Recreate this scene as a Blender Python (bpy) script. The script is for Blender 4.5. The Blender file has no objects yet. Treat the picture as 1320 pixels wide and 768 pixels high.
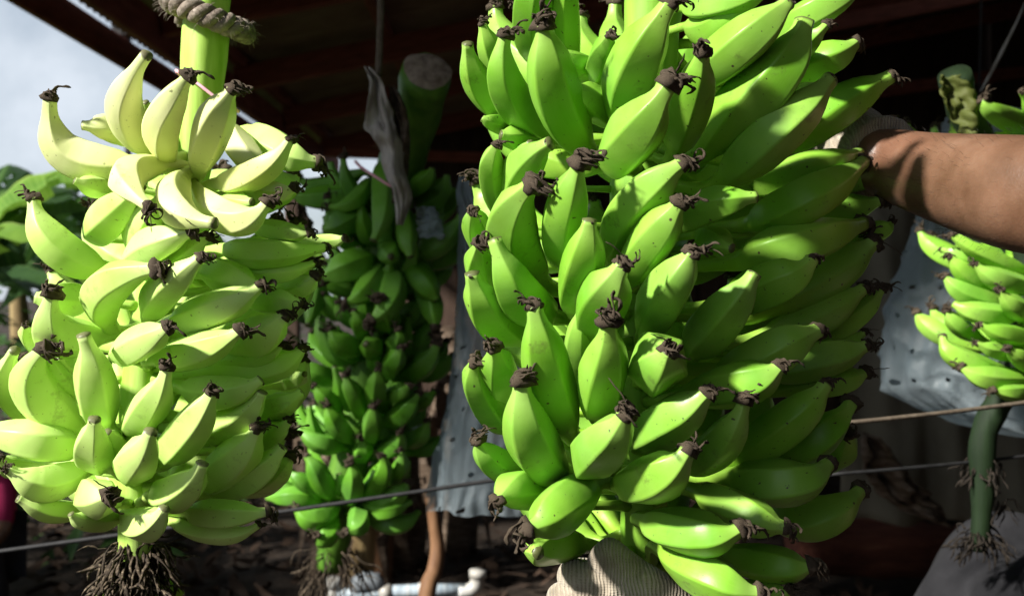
import bpy, bmesh, math, random
import numpy as np
from mathutils import Vector, Matrix, noise

random.seed(7)
sc = bpy.context.scene
COL = sc.collection
R = math.radians

# ------------------------------------------------------------------ camera, sky, sun, exposure
CZ = 1.35                      # camera height
F = 1415.0                     # focal length in photo pixels (1320 wide)
cam_d = bpy.data.cameras.new('camera'); cam = bpy.data.objects.new('camera', cam_d); COL.objects.link(cam)
cam.location = (0, 0, CZ); cam.rotation_euler = (R(90), 0, 0)
cam_d.sensor_fit = 'HORIZONTAL'; cam_d.sensor_width = 36; cam_d.lens = 36 * F / 1320
cam_d.clip_start = 0.02; cam_d.clip_end = 2000
cam_d.dof.use_dof = True; cam_d.dof.focus_distance = 0.88; cam_d.dof.aperture_fstop = 9
sc.camera = cam

SUN_AZ, SUN_EL = R(57), R(34)  # from behind the camera's left shoulder
to_sun = Vector((-math.sin(SUN_AZ) * math.cos(SUN_EL), -math.cos(SUN_AZ) * math.cos(SUN_EL), math.sin(SUN_EL)))
w = bpy.data.worlds.new('World'); sc.world = w; w.use_nodes = True
nt = w.node_tree; nt.nodes.clear()
wo = nt.nodes.new('ShaderNodeOutputWorld'); bg = nt.nodes.new('ShaderNodeBackground')
sky = nt.nodes.new('ShaderNodeTexSky'); sky.sky_type = 'NISHITA'; sky.sun_disc = False
sky.sun_elevation = SUN_EL; sky.sun_rotation = math.pi + SUN_AZ
tc = nt.nodes.new('ShaderNodeTexCoord')
no = nt.nodes.new('ShaderNodeTexNoise'); no.inputs['Scale'].default_value = 4.2; no.inputs['Detail'].default_value = 6; no.inputs['Roughness'].default_value = .55
cr = nt.nodes.new('ShaderNodeValToRGB'); cr.color_ramp.elements[0].position = .38; cr.color_ramp.elements[1].position = .60
cr.color_ramp.elements[0].color = (.25, .25, .25, 1); cr.color_ramp.elements[1].color = (1, 1, 1, 1)
mx = nt.nodes.new('ShaderNodeMix'); mx.data_type = 'RGBA'
mx.inputs['B'].default_value = (8.0, 8.8, 9.8, 1)
nt.links.new(tc.outputs['Generated'], no.inputs['Vector']); nt.links.new(no.outputs['Fac'], cr.inputs['Fac'])
nt.links.new(cr.outputs['Color'], mx.inputs['Factor']); nt.links.new(sky.outputs['Color'], mx.inputs['A'])
nt.links.new(mx.outputs['Result'], bg.inputs['Color']); bg.inputs['Strength'].default_value = 0.05
nt.links.new(bg.outputs['Background'], wo.inputs['Surface'])
sun_d = bpy.data.lights.new('sun', 'SUN'); sun = bpy.data.objects.new('sun', sun_d); COL.objects.link(sun)
sun_d.energy = 5.0; sun_d.angle = R(4); sun_d.color = (1, .96, .88)
sun.rotation_euler = to_sun.to_track_quat('Z', 'Y').to_euler()
sc.view_settings.view_transform = 'Standard'; sc.view_settings.look = 'None'
sc.view_settings.gamma = 1; sc.view_settings.exposure = 0.92

# ------------------------------------------------------------------ helpers
def P(px, py, d):
    """a point d metres in front of the camera, seen at photo pixel (px, py)"""
    return Vector(((px - 660) / F * d, d, CZ - (py - 384) / F * d))

def tag(o, label=None, cat=None, group=None, kind=None):
    for k, v in (('label', label), ('category', cat), ('group', group), ('kind', kind)):
        if v: o[k] = v
    return o

def empty(name, loc=(0, 0, 0)):
    o = bpy.data.objects.new(name, None); COL.objects.link(o); o.location = loc; o.empty_display_size = .05
    return o

def link(name, me, mat=None, parent=None, loc=None, smooth=True):
    o = bpy.data.objects.new(name, me); COL.objects.link(o)
    if mat is not None and not me.materials: me.materials.append(mat)
    if smooth and me.polygons: me.polygons.foreach_set('use_smooth', [True] * len(me.polygons))
    if parent is not None: o.parent = parent
    if loc is not None: o.location = loc
    return o

def mesh(name, V, Fc, uv=None):
    me = bpy.data.meshes.new(name); me.from_pydata([tuple(v) for v in V], [], Fc); me.update()
    if uv is not None:
        l = me.uv_layers.new(name='UVMap')
        vi = np.empty(len(me.loops), dtype=np.int32); me.loops.foreach_get('vertex_index', vi)
        l.data.foreach_set('uv', np.asarray(uv, dtype=np.float32)[vi].ravel())
    return me

def frames(pts):
    """parallel-transport frames along a polyline"""
    n = len(pts); T = []
    for i in range(n):
        a, b = pts[max(i - 1, 0)], pts[min(i + 1, n - 1)]
        T.append((b - a).normalized())
    ref = Vector((0, 0, 1)) if abs(T[0].z) < .9 else Vector((1, 0, 0))
    N = [(ref - T[0] * ref.dot(T[0])).normalized()]
    for i in range(1, n):
        v = N[-1] - T[i] * N[-1].dot(T[i]); N.append(v.normalized())
    return T, N, [t.cross(q) for t, q in zip(T, N)]

def tube_data(pts, rad, seg=10, cap=True, sec=None, vo=0, taper_uv=None):
    pts = [Vector(p) for p in pts]
    if not hasattr(rad, '__len__'): rad = [rad] * len(pts)
    T, N, B = frames(pts); V = []; UV = []; Fc = []
    for i, p in enumerate(pts):
        for k in range(seg):
            a = 2 * math.pi * k / seg; s = rad[i] * (sec(i, a) if sec else 1)
            V.append(p + N[i] * (math.cos(a) * s) + B[i] * (math.sin(a) * s)); UV.append((k / seg, i / (len(pts) - 1)))
    for i in range(len(pts) - 1):
        for k in range(seg):
            k2 = (k + 1) % seg
            Fc.append((vo + i * seg + k, vo + i * seg + k2, vo + (i + 1) * seg + k2, vo + (i + 1) * seg + k))
    if cap:
        Fc.append(tuple(vo + k for k in range(seg))[::-1]); e = vo + (len(pts) - 1) * seg
        Fc.append(tuple(e + k for k in range(seg)))
    return V, Fc, UV

def tube(name, pts, rad, mat, parent=None, seg=10, sec=None, loc=None):
    V, Fc, UV = tube_data(pts, rad, seg, True, sec)
    if loc is not None: V = [v - Vector(loc) for v in V]
    return link(name, mesh(name, V, Fc, UV), mat, parent, loc)

def spline(cp, n):
    """Catmull-Rom through control points"""
    cp = [Vector(c) for c in cp]; out = []
    ext = [cp[0] * 2 - cp[1]] + cp + [cp[-1] * 2 - cp[-2]]
    for j in range(n):
        t = j / (n - 1) * (len(cp) - 1); i = min(int(t), len(cp) - 2); t -= i
        p0, p1, p2, p3 = ext[i:i + 4]
        out.append(.5 * ((2 * p1) + (p2 - p0) * t + (2 * p0 - 5 * p1 + 4 * p2 - p3) * t * t + (3 * p1 - p0 - 3 * p2 + p3) * t ** 3))
    return out

def interp(x, xs, ys): return float(np.interp(x, xs, ys))

def box_data(c, s, vo=0, bev=0):
    x, y, z = c; a, b, h = s[0] / 2, s[1] / 2, s[2] / 2
    V = [(x + i * a, y + j * b, z + k * h) for i in (-1, 1) for j in (-1, 1) for k in (-1, 1)]
    Fc = [(0, 1, 3, 2), (4, 6, 7, 5), (0, 4, 5, 1), (2, 3, 7, 6), (0, 2, 6, 4), (1, 5, 7, 3)]
    return V, [tuple(vo + i for i in f) for f in Fc]

def bevelled_box(name, size, bev=.006):
    bm = bmesh.new(); bmesh.ops.create_cube(bm, size=1)
    for v in bm.verts: v.co = Vector((v.co.x * size[0], v.co.y * size[1], v.co.z * size[2]))
    bmesh.ops.bevel(bm, geom=bm.edges[:], offset=bev, segments=1, affect='EDGES')
    me = bpy.data.meshes.new(name); bm.to_mesh(me); bm.free(); return me

# ------------------------------------------------------------------ materials
class NT:
    def __init__(s, name):
        s.m = bpy.data.materials.new(name); s.m.use_nodes = True; s.t = s.m.node_tree
        s.b = s.t.nodes['Principled BSDF']; s.out = s.t.nodes['Material Output']
    def n(s, kind, **kw):
        x = s.t.nodes.new('ShaderNode' + kind)
        for k, v in kw.items():
            if k in x.inputs: x.inputs[k].default_value = v
            else: setattr(x, k, v)
        return x
    def l(s, a, b): s.t.links.new(a, b)
    def noise(s, scale, detail=4, rough=.5, vec=None, dim=None):
        x = s.n('TexNoise', Scale=scale, Detail=detail, Roughness=rough)
        if vec is not None: s.l(vec, x.inputs['Vector'])
        return x.outputs['Fac']
    def ramp(s, fac, stops):
        x = s.n('ValToRGB'); e = x.color_ramp.elements
        while len(e) < len(stops): e.new(.5)
        for q, (p, c) in zip(e, stops): q.position = p; q.color = (*c, 1) if len(c) == 3 else c
        s.l(fac, x.inputs['Fac']); return x.outputs['Color']
    def mix(s, fac, a, b, mode='MIX'):
        x = s.n('Mix', data_type='RGBA', blend_type=mode)
        for q, key in ((fac, 'Factor'), (a, 'A'), (b, 'B')):
            if hasattr(q, 'is_output'): s.l(q, x.inputs[key])
            else: x.inputs[key].default_value = q if not hasattr(q, '__len__') else (*q[:3], 1)
        return x.outputs['Result']
    def math(s, op, a, b=0.0):
        x = s.n('Math', operation=op)
        for i, q in enumerate((a, b)):
            if hasattr(q, 'is_output'): s.l(q, x.inputs[i])
            else: x.inputs[i].default_value = q
        return x.outputs['Value']
    def vec(s, which='Object', scale=None):
        v = s.n('TexCoord').outputs[which]
        if scale:
            mp = s.n('Mapping'); mp.inputs['Scale'].default_value = scale; s.l(v, mp.inputs['Vector']); v = mp.outputs['Vector']
        return v
    def bump(s, h, strength=.3, dist=.002):
        x = s.n('Bump', Strength=strength, Distance=dist); s.l(h, x.inputs['Height']); s.l(x.outputs['Normal'], s.b.inputs['Normal'])
    def color(s, c):
        if hasattr(c, 'is_output'): s.l(c, s.b.inputs['Base Color'])
        else: s.b.inputs['Base Color'].default_value = (*c, 1)
    def rough(s, r):
        if hasattr(r, 'is_output'): s.l(r, s.b.inputs['Roughness'])
        else: s.b.inputs['Roughness'].default_value = r

def mat_banana(name, green, light, tip, base, rough=.36, spots=.5):
    k = NT(name); uv = k.vec('UV'); sep = k.n('SeparateXYZ'); k.l(uv, sep.inputs[0])
    oi = k.n('ObjectInfo')
    ob = k.vec('Object')
    add = k.n('VectorMath', operation='ADD'); k.l(ob, add.inputs[0]); rv = k.n('VectorMath', operation='SCALE'); cmb = k.n('CombineXYZ')
    for i in range(3): k.l(oi.outputs['Random'], cmb.inputs[i])
    k.l(cmb.outputs[0], rv.inputs[0]); rv.inputs['Scale'].default_value = 13; k.l(rv.outputs[0], add.inputs[1])
    v = add.outputs[0]
    c = k.mix(k.ramp(k.noise(14, 3, .5, v), [(.35, (0, 0, 0)), (.68, (1, 1, 1))]), green, light)
    c = k.mix(k.math('MULTIPLY', oi.outputs['Random'], .45), c, light)
    # lengthwise faint streaks
    mp = k.n('Mapping'); mp.inputs['Scale'].default_value = (26, 1.6, 1); k.l(uv, mp.inputs['Vector'])
    st = k.noise(5, 3, .6, mp.outputs[0])
    c = k.mix(k.math('MULTIPLY', st, .22), c, tip)
    # paler towards the neck and towards the stem
    c = k.mix(k.ramp(sep.outputs['Y'], [(.78, (0, 0, 0)), (.97, (.55, .55, .55))]), c, tip)
    c = k.mix(k.ramp(sep.outputs['Y'], [(.2, (.5, .5, .5)), (.42, (0, 0, 0))]), c, base)
    # ridge lines
    rid = k.math('ABSOLUTE', k.math('SUBTRACT', k.math('FRACT', k.math('MULTIPLY', sep.outputs['X'], 5)), .5))
    c = k.mix(k.ramp(rid, [(.42, (0, 0, 0)), (.5, (.16, .16, .16))]), c, light)
    # latex marks, scuffs, specks
    sp = k.ramp(k.noise(260, 2, .5, v), [(.70, (0, 0, 0)), (.76, (spots, spots, spots))])
    c = k.mix(sp, c, (.05, .05, .015))
    vo = k.n('TexVoronoi', Scale=75.0); k.l(v, vo.inputs['Vector'])
    sc_ = k.math('MULTIPLY', k.ramp(vo.outputs['Distance'], [(.05, (1, 1, 1)), (.11, (0, 0, 0))]),
                 k.ramp(k.noise(23, 2, .5, v), [(.58, (0, 0, 0)), (.64, (spots * 1.4,) * 3)]))
    c = k.mix(sc_, c, (.06, .035, .02))
    big = k.ramp(k.noise(30, 6, .75, v), [(.60, (0, 0, 0)), (.70, (.55 * spots,) * 3)])
    c = k.mix(big, c, (.10, .12, .03))
    mp2 = k.n('Mapping'); mp2.inputs['Scale'].default_value = (9, 2.2, 1); k.l(uv, mp2.inputs['Vector']); ad2 = k.n('VectorMath', operation='ADD'); k.l(mp2.outputs[0], ad2.inputs[0]); k.l(rv.outputs[0], ad2.inputs[1])
    scar = k.ramp(k.noise(6, 6, .8, ad2.outputs[0]), [(.66, (0, 0, 0)), (.71, (.6 * spots,) * 3)])
    c = k.mix(scar, c, (.075, .055, .025))
    c = k.mix(k.ramp(k.noise(9, 5, .65, v), [(.42, (0, 0, 0)), (.72, (.10, .10, .10))]), c, (.50, .62, .42))
    # brown ring where the flower dried off
    c = k.mix(k.ramp(sep.outputs['Y'], [(.985, (0, 0, 0)), (.997, (.85, .85, .85))]), c, (.07, .045, .035))
    k.color(c); k.rough(k.ramp(k.noise(40, 3, .5, v), [(.3, (rough - .06,) * 3), (.7, (rough + .12,) * 3)]))
    k.b.inputs['Specular IOR Level'].default_value = .32
    k.bump(k.noise(120, 4, .6, v), .10, .0015)
    return k.m

M_B = mat_banana('banana_skin_green', (.11, .35, .006), (.26, .51, .05), (.37, .58, .12), (.27, .45, .03), .36, 1.0)
M_A = mat_banana('banana_skin_pale', (.37, .64, .075), (.60, .80, .24), (.64, .79, .32), (.44, .66, .10), .42, .6)  # riper fruit, lightened further in place of strong flash light
M_Y = mat_banana('banana_skin_yellowing', (.62, .68, .20), (.76, .78, .40), (.60, .74, .30), (.56, .66, .15), .44, .7)  # yellowing top hand, its colour also lightened for the flash
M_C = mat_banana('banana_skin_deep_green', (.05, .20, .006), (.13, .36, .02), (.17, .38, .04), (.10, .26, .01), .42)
M_D = mat_banana('banana_skin_leaf_green', (.14, .42, .012), (.29, .56, .06), (.36, .60, .10), (.26, .46, .03))

def mat_simple(name, stops, scale=8, rough=.8, bump=.3, dist=.004, stretch=None, detail=5, spec=.3):
    k = NT(name); v = k.vec('Object', stretch); f = k.noise(scale, detail, .6, v)
    k.color(k.ramp(f, stops)); k.rough(rough); k.b.inputs['Specular IOR Level'].default_value = spec
    k.bump(k.noise(scale * 3, 5, .65, v), bump, dist); return k.m

M_DRY = mat_simple('dried_flower', [(.3, (.013, .009, .006)), (.5, (.048, .034, .022)), (.62, (.13, .098, .066)), (.75, (.30, .245, .175))], 230, .85, .5, .001)
M_BRACT = mat_simple('dark_bracts', [(.3, (.012, .009, .007)), (.6, (.035, .027, .02)), (.8, (.08, .062, .048))], 120, .9, .5, .001)  # darker copy of the dried strips, shade put into the colour
M_STALK_A = mat_simple('stalk_pale', [(.3, (.28, .50, .05)), (.5, (.40, .62, .11)), (.75, (.56, .72, .24))], 9, .6, .15, .003, (6, 6, .6))
M_STALK_B = mat_simple('stalk_green', [(.3, (.12, .32, .02)), (.7, (.30, .52, .06))], 6, .5, .15, .003, (6, 6, .6))
M_STALK_D = mat_simple('stalk_dark', [(.3, (.007, .017, .006)), (.7, (.016, .036, .011))], 7, .7, .3, .003, (6, 6, .6))  # green darkened so the sunlit stalk looks shaded
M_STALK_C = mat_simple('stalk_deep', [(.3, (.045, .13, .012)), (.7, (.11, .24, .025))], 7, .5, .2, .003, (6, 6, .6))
M_CUT = mat_simple('cut_pith', [(.3, (.14, .10, .075)), (.55, (.30, .24, .19)), (.8, (.42, .35, .28))], 60, .9, .5, .003)
M_ROPE = mat_simple('hemp_rope', [(.3, (.12, .095, .075)), (.55, (.26, .215, .175)), (.8, (.44, .385, .33))], 120, .95, .6, .002)
M_CORD = mat_simple('tan_cord', [(.3, (.08, .062, .045)), (.7, (.17, .135, .10))], 120, .9, .5, .001)
M_BLACK = mat_simple('black_cable', [(.3, (.012, .012, .013)), (.7, (.03, .03, .032))], 60, .6, .3, .001)
M_GREYC = mat_simple('grey_cable', [(.3, (.06, .06, .065)), (.7, (.13, .13, .14))], 60, .55, .3, .001)
M_PINK = mat_simple('pink_strap', [(.3, (.75, .33, .42)), (.7, (.88, .52, .6))], 60, .5, .2, .001)
M_DLEAF = mat_simple('dry_leaf', [(.25, (.035, .022, .013)), (.5, (.10, .068, .045)), (.75, (.22, .17, .13))], 18, .85, .5, .004, (1, 1, 4))
M_DLEAFP = mat_simple('dry_leaf_grey', [(.3, (.20, .17, .15)), (.55, (.46, .42, .39)), (.75, (.6, .57, .53))], 20, .85, .5, .004, (2, 2, .6))
M_BEAM = mat_simple('red_brown_timber', [(.3, (.15, .045, .028)), (.55, (.26, .075, .048)), (.8, (.34, .14, .09))], 5, .8, .4, .004, (1, 6, 6))
M_ROOF = mat_simple('rusty_roof_sheet', [(.3, (.15, .09, .055)), (.5, (.26, .175, .12)), (.75, (.36, .27, .19))], 2.2, .75, .3, .004)
M_BOARD = mat_simple('weathered_board', [(.3, (.030, .018, .013)), (.6, (.065, .04, .028)), (.8, (.1, .065, .045))], 4, .85, .5, .004, (6, 1, .5))
M_SOIL = mat_simple('soil', [(.3, (.014, .009, .006)), (.55, (.03, .02, .013)), (.8, (.06, .04, .027))], 5, .95, .8, .03)
M_LITTER = mat_simple('leaf_litter', [(.25, (.012, .007, .004)), (.5, (.035, .020, .012)), (.8, (.11, .07, .048))], 3, .9, .4, .005)
M_TRUNK = mat_simple('pseudostem', [(.25, (.07, .04, .02)), (.5, (.20, .14, .06)), (.8, (.34, .26, .12))], 5, .75, .4, .006, (5, 5, .5))
M_STICK = mat_simple('brown_stick', [(.3, (.12, .055, .025)), (.7, (.26, .14, .07))], 10, .7, .3, .003, (3, 3, .6))
M_LOG = mat_simple('red_log', [(.3, (.07, .022, .014)), (.6, (.15, .05, .03)), (.8, (.24, .11, .07))], 6, .9, .7, .01, (.7, 4, 4))
M_PVC = mat_simple('white_pvc', [(.3, (.22, .19, .15)), (.5, (.46, .45, .42)), (.75, (.66, .66, .64))], 14, .4, .1, .001, None, 4, .5)
M_PVCB = mat_simple('pale_blue_pvc', [(.35, (.25, .24, .22)), (.48, (.36, .46, .55)), (.6, (.50, .56, .60)), (.7, (.58, .55, .48))], 16, .4, .1, .001, (5, .4, .4), 4, .5)
M_GREYV = mat_simple('grey_valve', [(.3, (.10, .115, .13)), (.7, (.22, .24, .26))], 20, .6, .3, .002)
M_CLOTH = mat_simple('dark_grey_cloth', [(.3, (.008, .008, .010)), (.6, (.018, .018, .021)), (.8, (.036, .035, .037))], 14, .95, .6, .004)  # dark grey, darkened further to look shaded; also the worker's shirt
M_PINKS = mat_simple('crimson_shirt', [(.3, (.30, .015, .07)), (.7, (.45, .03, .12))], 12, .9, .4, .003)
M_PANTS = mat_simple('dark_trousers', [(.3, (.02, .022, .03)), (.7, (.05, .052, .06))], 12, .95, .4, .003)
M_HAIR = mat_simple('black_hair', [(.3, (.008, .007, .006)), (.7, (.025, .02, .017))], 60, .6, .4, .002)
M_TARP = mat_simple('dusty_tarp', [(.3, (.13, .12, .09)), (.6, (.19, .175, .135)), (.85, (.24, .225, .18))], 2.5, .8, .5, .01)

def mat_leaf(name, a, b, vein, trans=.35):
    k = NT(name); uv = k.vec('UV'); mp = k.n('Mapping'); mp.inputs['Scale'].default_value = (1, 46, 1); k.l(uv, mp.inputs['Vector'])
    c = k.mix(k.ramp(k.noise(4, 4, .6, k.vec('Object')), [(.35, (0, 0, 0)), (.7, (1, 1, 1))]), a, b)
    sep = k.n('SeparateXYZ'); k.l(uv, sep.inputs[0])
    st = k.math('SINE', k.math('MULTIPLY', sep.outputs['Y'], 320))
    c = k.mix(k.math('MULTIPLY', k.math('ADD', st, 1), .09), c, vein)
    mid = k.math('ABSOLUTE', k.math('SUBTRACT', sep.outputs['X'], .5))
    c = k.mix(k.ramp(mid, [(.02, (.8, .8, .8)), (.05, (0, 0, 0))]), c, vein)
    k.color(c); k.rough(.6); k.b.inputs['Specular IOR Level'].default_value = .25; k.bump(st, .15, .002)
    tr = k.n('BsdfTranslucent'); k.l(c, tr.inputs['Color']); ms = k.n('MixShader'); ms.inputs[0].default_value = trans
    k.l(k.b.outputs[0], ms.inputs[1]); k.l(tr.outputs[0], ms.inputs[2]); k.l(ms.outputs[0], k.out.inputs['Surface'])
    return k.m
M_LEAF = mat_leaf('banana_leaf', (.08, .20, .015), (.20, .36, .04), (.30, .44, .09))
M_LEAFY = mat_leaf('leaf_sheath_yellowing', (.03, .07, .012), (.13, .13, .03), (.10, .12, .03), .2)
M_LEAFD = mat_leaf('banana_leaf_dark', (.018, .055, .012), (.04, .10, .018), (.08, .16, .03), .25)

def mat_bag(name, dens=.48):
    """thin translucent bluish film with punched vent holes"""
    k = NT(name); k.color(k.ramp(k.noise(5, 4, .6, k.vec('Object')), [(.3, (.34, .43, .48)), (.7, (.50, .58, .63))]))
    k.rough(.32); k.b.inputs['Specular IOR Level'].default_value = .5
    tr = k.n('BsdfTranslucent'); tr.inputs['Color'].default_value = (.5, .6, .66, 1)
    ms = k.n('MixShader'); ms.inputs[0].default_value = .45; k.l(k.b.outputs[0], ms.inputs[1]); k.l(tr.outputs[0], ms.inputs[2])
    tp = k.n('BsdfTransparent'); tp.inputs['Color'].default_value = (.9, .95, .97, 1)
    uv = k.vec('UV'); mp = k.n('Mapping'); mp.inputs['Scale'].default_value = (1, 1, 0); k.l(uv, mp.inputs['Vector'])
    # UV is in metres: holes on a 4.6 cm grid, 3.6 mm radius
    fr = k.n('VectorMath', operation='FRACTION'); sc_ = k.n('VectorMath', operation='SCALE'); sc_.inputs['Scale'].default_value = 1 / .060
    k.l(mp.outputs[0], sc_.inputs[0]); k.l(sc_.outputs[0], fr.inputs[0])
    sb = k.n('VectorMath', operation='SUBTRACT'); sb.inputs[1].default_value = (.5, .5, 0); k.l(fr.outputs[0], sb.inputs[0])
    ln = k.n('VectorMath', operation='LENGTH'); k.l(sb.outputs[0], ln.inputs[0])
    hole = k.math('LESS_THAN', ln.outputs['Value'], .085)
    alpha = k.math('MULTIPLY', k.math('SUBTRACT', 1, hole), k.ramp(k.noise(3, 3, .5, k.vec('Object')), [(.3, (dens - .08,) * 3), (.7, (dens + .1,) * 3)]))
    m2 = k.n('MixShader'); k.l(alpha, m2.inputs[0]); k.l(tp.outputs[0], m2.inputs[1]); k.l(ms.outputs[0], m2.inputs[2])
    k.l(m2.outputs[0], k.out.inputs['Surface']); k.bump(k.noise(26, 6, .7, k.vec('Object')), .6, .008)
    return k.m
M_BAG = mat_bag('vented_bag_film'); M_BAG2 = mat_bag('clear_bag_film', .62)

def mat_skin():
    k = NT('brown_skin'); v = k.vec('Object'); c = k.ramp(k.noise(24, 5, .6, v), [(.3, (.105, .052, .028)), (.55, (.165, .087, .052)), (.8, (.225, .13, .083))])
    c = k.mix(k.ramp(k.noise(9, 2, .5, v), [(.5, (0, 0, 0)), (.75, (.35, .35, .35))]), c, (.20, .08, .05))
    k.color(c); k.rough(.42); k.b.inputs['Subsurface Weight'].default_value = .08; k.b.inputs['Subsurface Radius'].default_value = (.01, .004, .002)
    vo = k.n('TexVoronoi', Scale=420.0); k.l(v, vo.inputs['Vector'])
    k.bump(k.math('ADD', vo.outputs['Distance'], k.noise(90, 4, .6, v)), .11, .0012); return k.m
M_SKIN = mat_skin()

def mat_knit():
    k = NT('knitted_glove'); o = k.vec('Object')
    wv = k.n('VectorMath', operation='ADD'); nz = k.n('TexNoise', Scale=30.0, Detail=2.0); k.l(o, nz.inputs['Vector'])
    sc_ = k.n('VectorMath', operation='SCALE'); sc_.inputs['Scale'].default_value = .011; k.l(nz.outputs['Color'], sc_.inputs[0])
    k.l(o, wv.inputs[0]); k.l(sc_.outputs[0], wv.inputs[1])
    sep = k.n('SeparateXYZ'); k.l(wv.outputs[0], sep.inputs[0])
    a = k.math('SINE', k.math('MULTIPLY', sep.outputs['X'], 2 * math.pi / .0029)); b = k.math('SINE', k.math('MULTIPLY', sep.outputs['Z'], 2 * math.pi / .0019))
    h = k.math('ADD', a, k.math('MULTIPLY', b, .18))
    c = k.ramp(k.noise(26, 5, .65, o), [(.28, (.20, .16, .115)), (.5, (.40, .345, .265)), (.72, (.55, .50, .41))])
    c = k.mix(k.ramp(a, [(.0, (.28, .28, .28)), (.45, (0, 0, 0))]), c, (.17, .13, .09))
    c = k.mix(k.ramp(k.noise(60, 3, .6, o), [(.58, (0, 0, 0)), (.72, (.5, .5, .5))]), c, (.10, .085, .06))
    k.color(c); k.rough(.95); k.b.inputs['Sheen Weight'].default_value = .3
    k.bump(k.math('ADD', h, k.math('MULTIPLY', k.noise(300, 3, .6, o), 2.2)), .55, .0012); return k.m
M_KNIT = mat_knit()

# ------------------------------------------------------------------ the setting: ground
def ground():
    V, Fc = [], []; n = 60
    ys = [(-6 + 22 * (j / n)) for j in range(n + 1)]; xs = [(-12 + 24 * (i / n)) for i in range(n + 1)]
    for y in ys:
        for x in xs:
            V.append((x, y, .05 * noise.noise((x * .7, y * .7, 0)) + .02 * noise.noise((x * 3, y * 3, 4))))
    for j in range(n):
        for i in range(n): a = j * (n + 1) + i; Fc.append((a, a + 1, a + n + 2, a + n + 1))
    k = len(V); e = 600
    V += [(-e, -e, -.12), (e, -e, -.12), (e, e, -.12), (-e, e, -.12)]; Fc.append((k, k + 1, k + 2, k + 3))
    tag(link('ground', mesh('ground', V, Fc), M_SOIL), kind='structure')
    # fallen leaf scraps, too many to count
    rng = random.Random(3); V, Fc = [], []
    for q in range(2600):
        x, y = rng.uniform(-3.2, 4.2), rng.uniform(2.4, 9.2); z = .02 + rng.random() * .07; a = rng.uniform(0, 6.28)
        L, W = rng.uniform(.05, .22), rng.uniform(.02, .07); u = Vector((math.cos(a), math.sin(a), rng.uniform(-.3, .5))); v = Vector((-math.sin(a), math.cos(a), rng.uniform(-.6, .6)))
        c = Vector((x, y, z)); vo = len(V); b = rng.uniform(-.04, .05)
        V += [c - u * L / 2 - v * W * .3, c - u * L / 2 + v * W * .3, c + v * W / 2 + Vector((0, 0, b)), c - v * W / 2 + Vector((0, 0, b * .6)), c + u * L / 2 + v * W * .15 + Vector((0, 0, b * .4)), c + u * L / 2 - v * W * .2]
        Fc += [(vo, vo + 1, vo + 2, vo + 3), (vo + 3, vo + 2, vo + 4, vo + 5)]
    tag(link('leaf_litter', mesh('leaf_litter', V, Fc), M_LITTER, smooth=False), 'brown dried leaf scraps strewn over the dark soil', 'leaf litter', kind='stuff')
ground()

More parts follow.
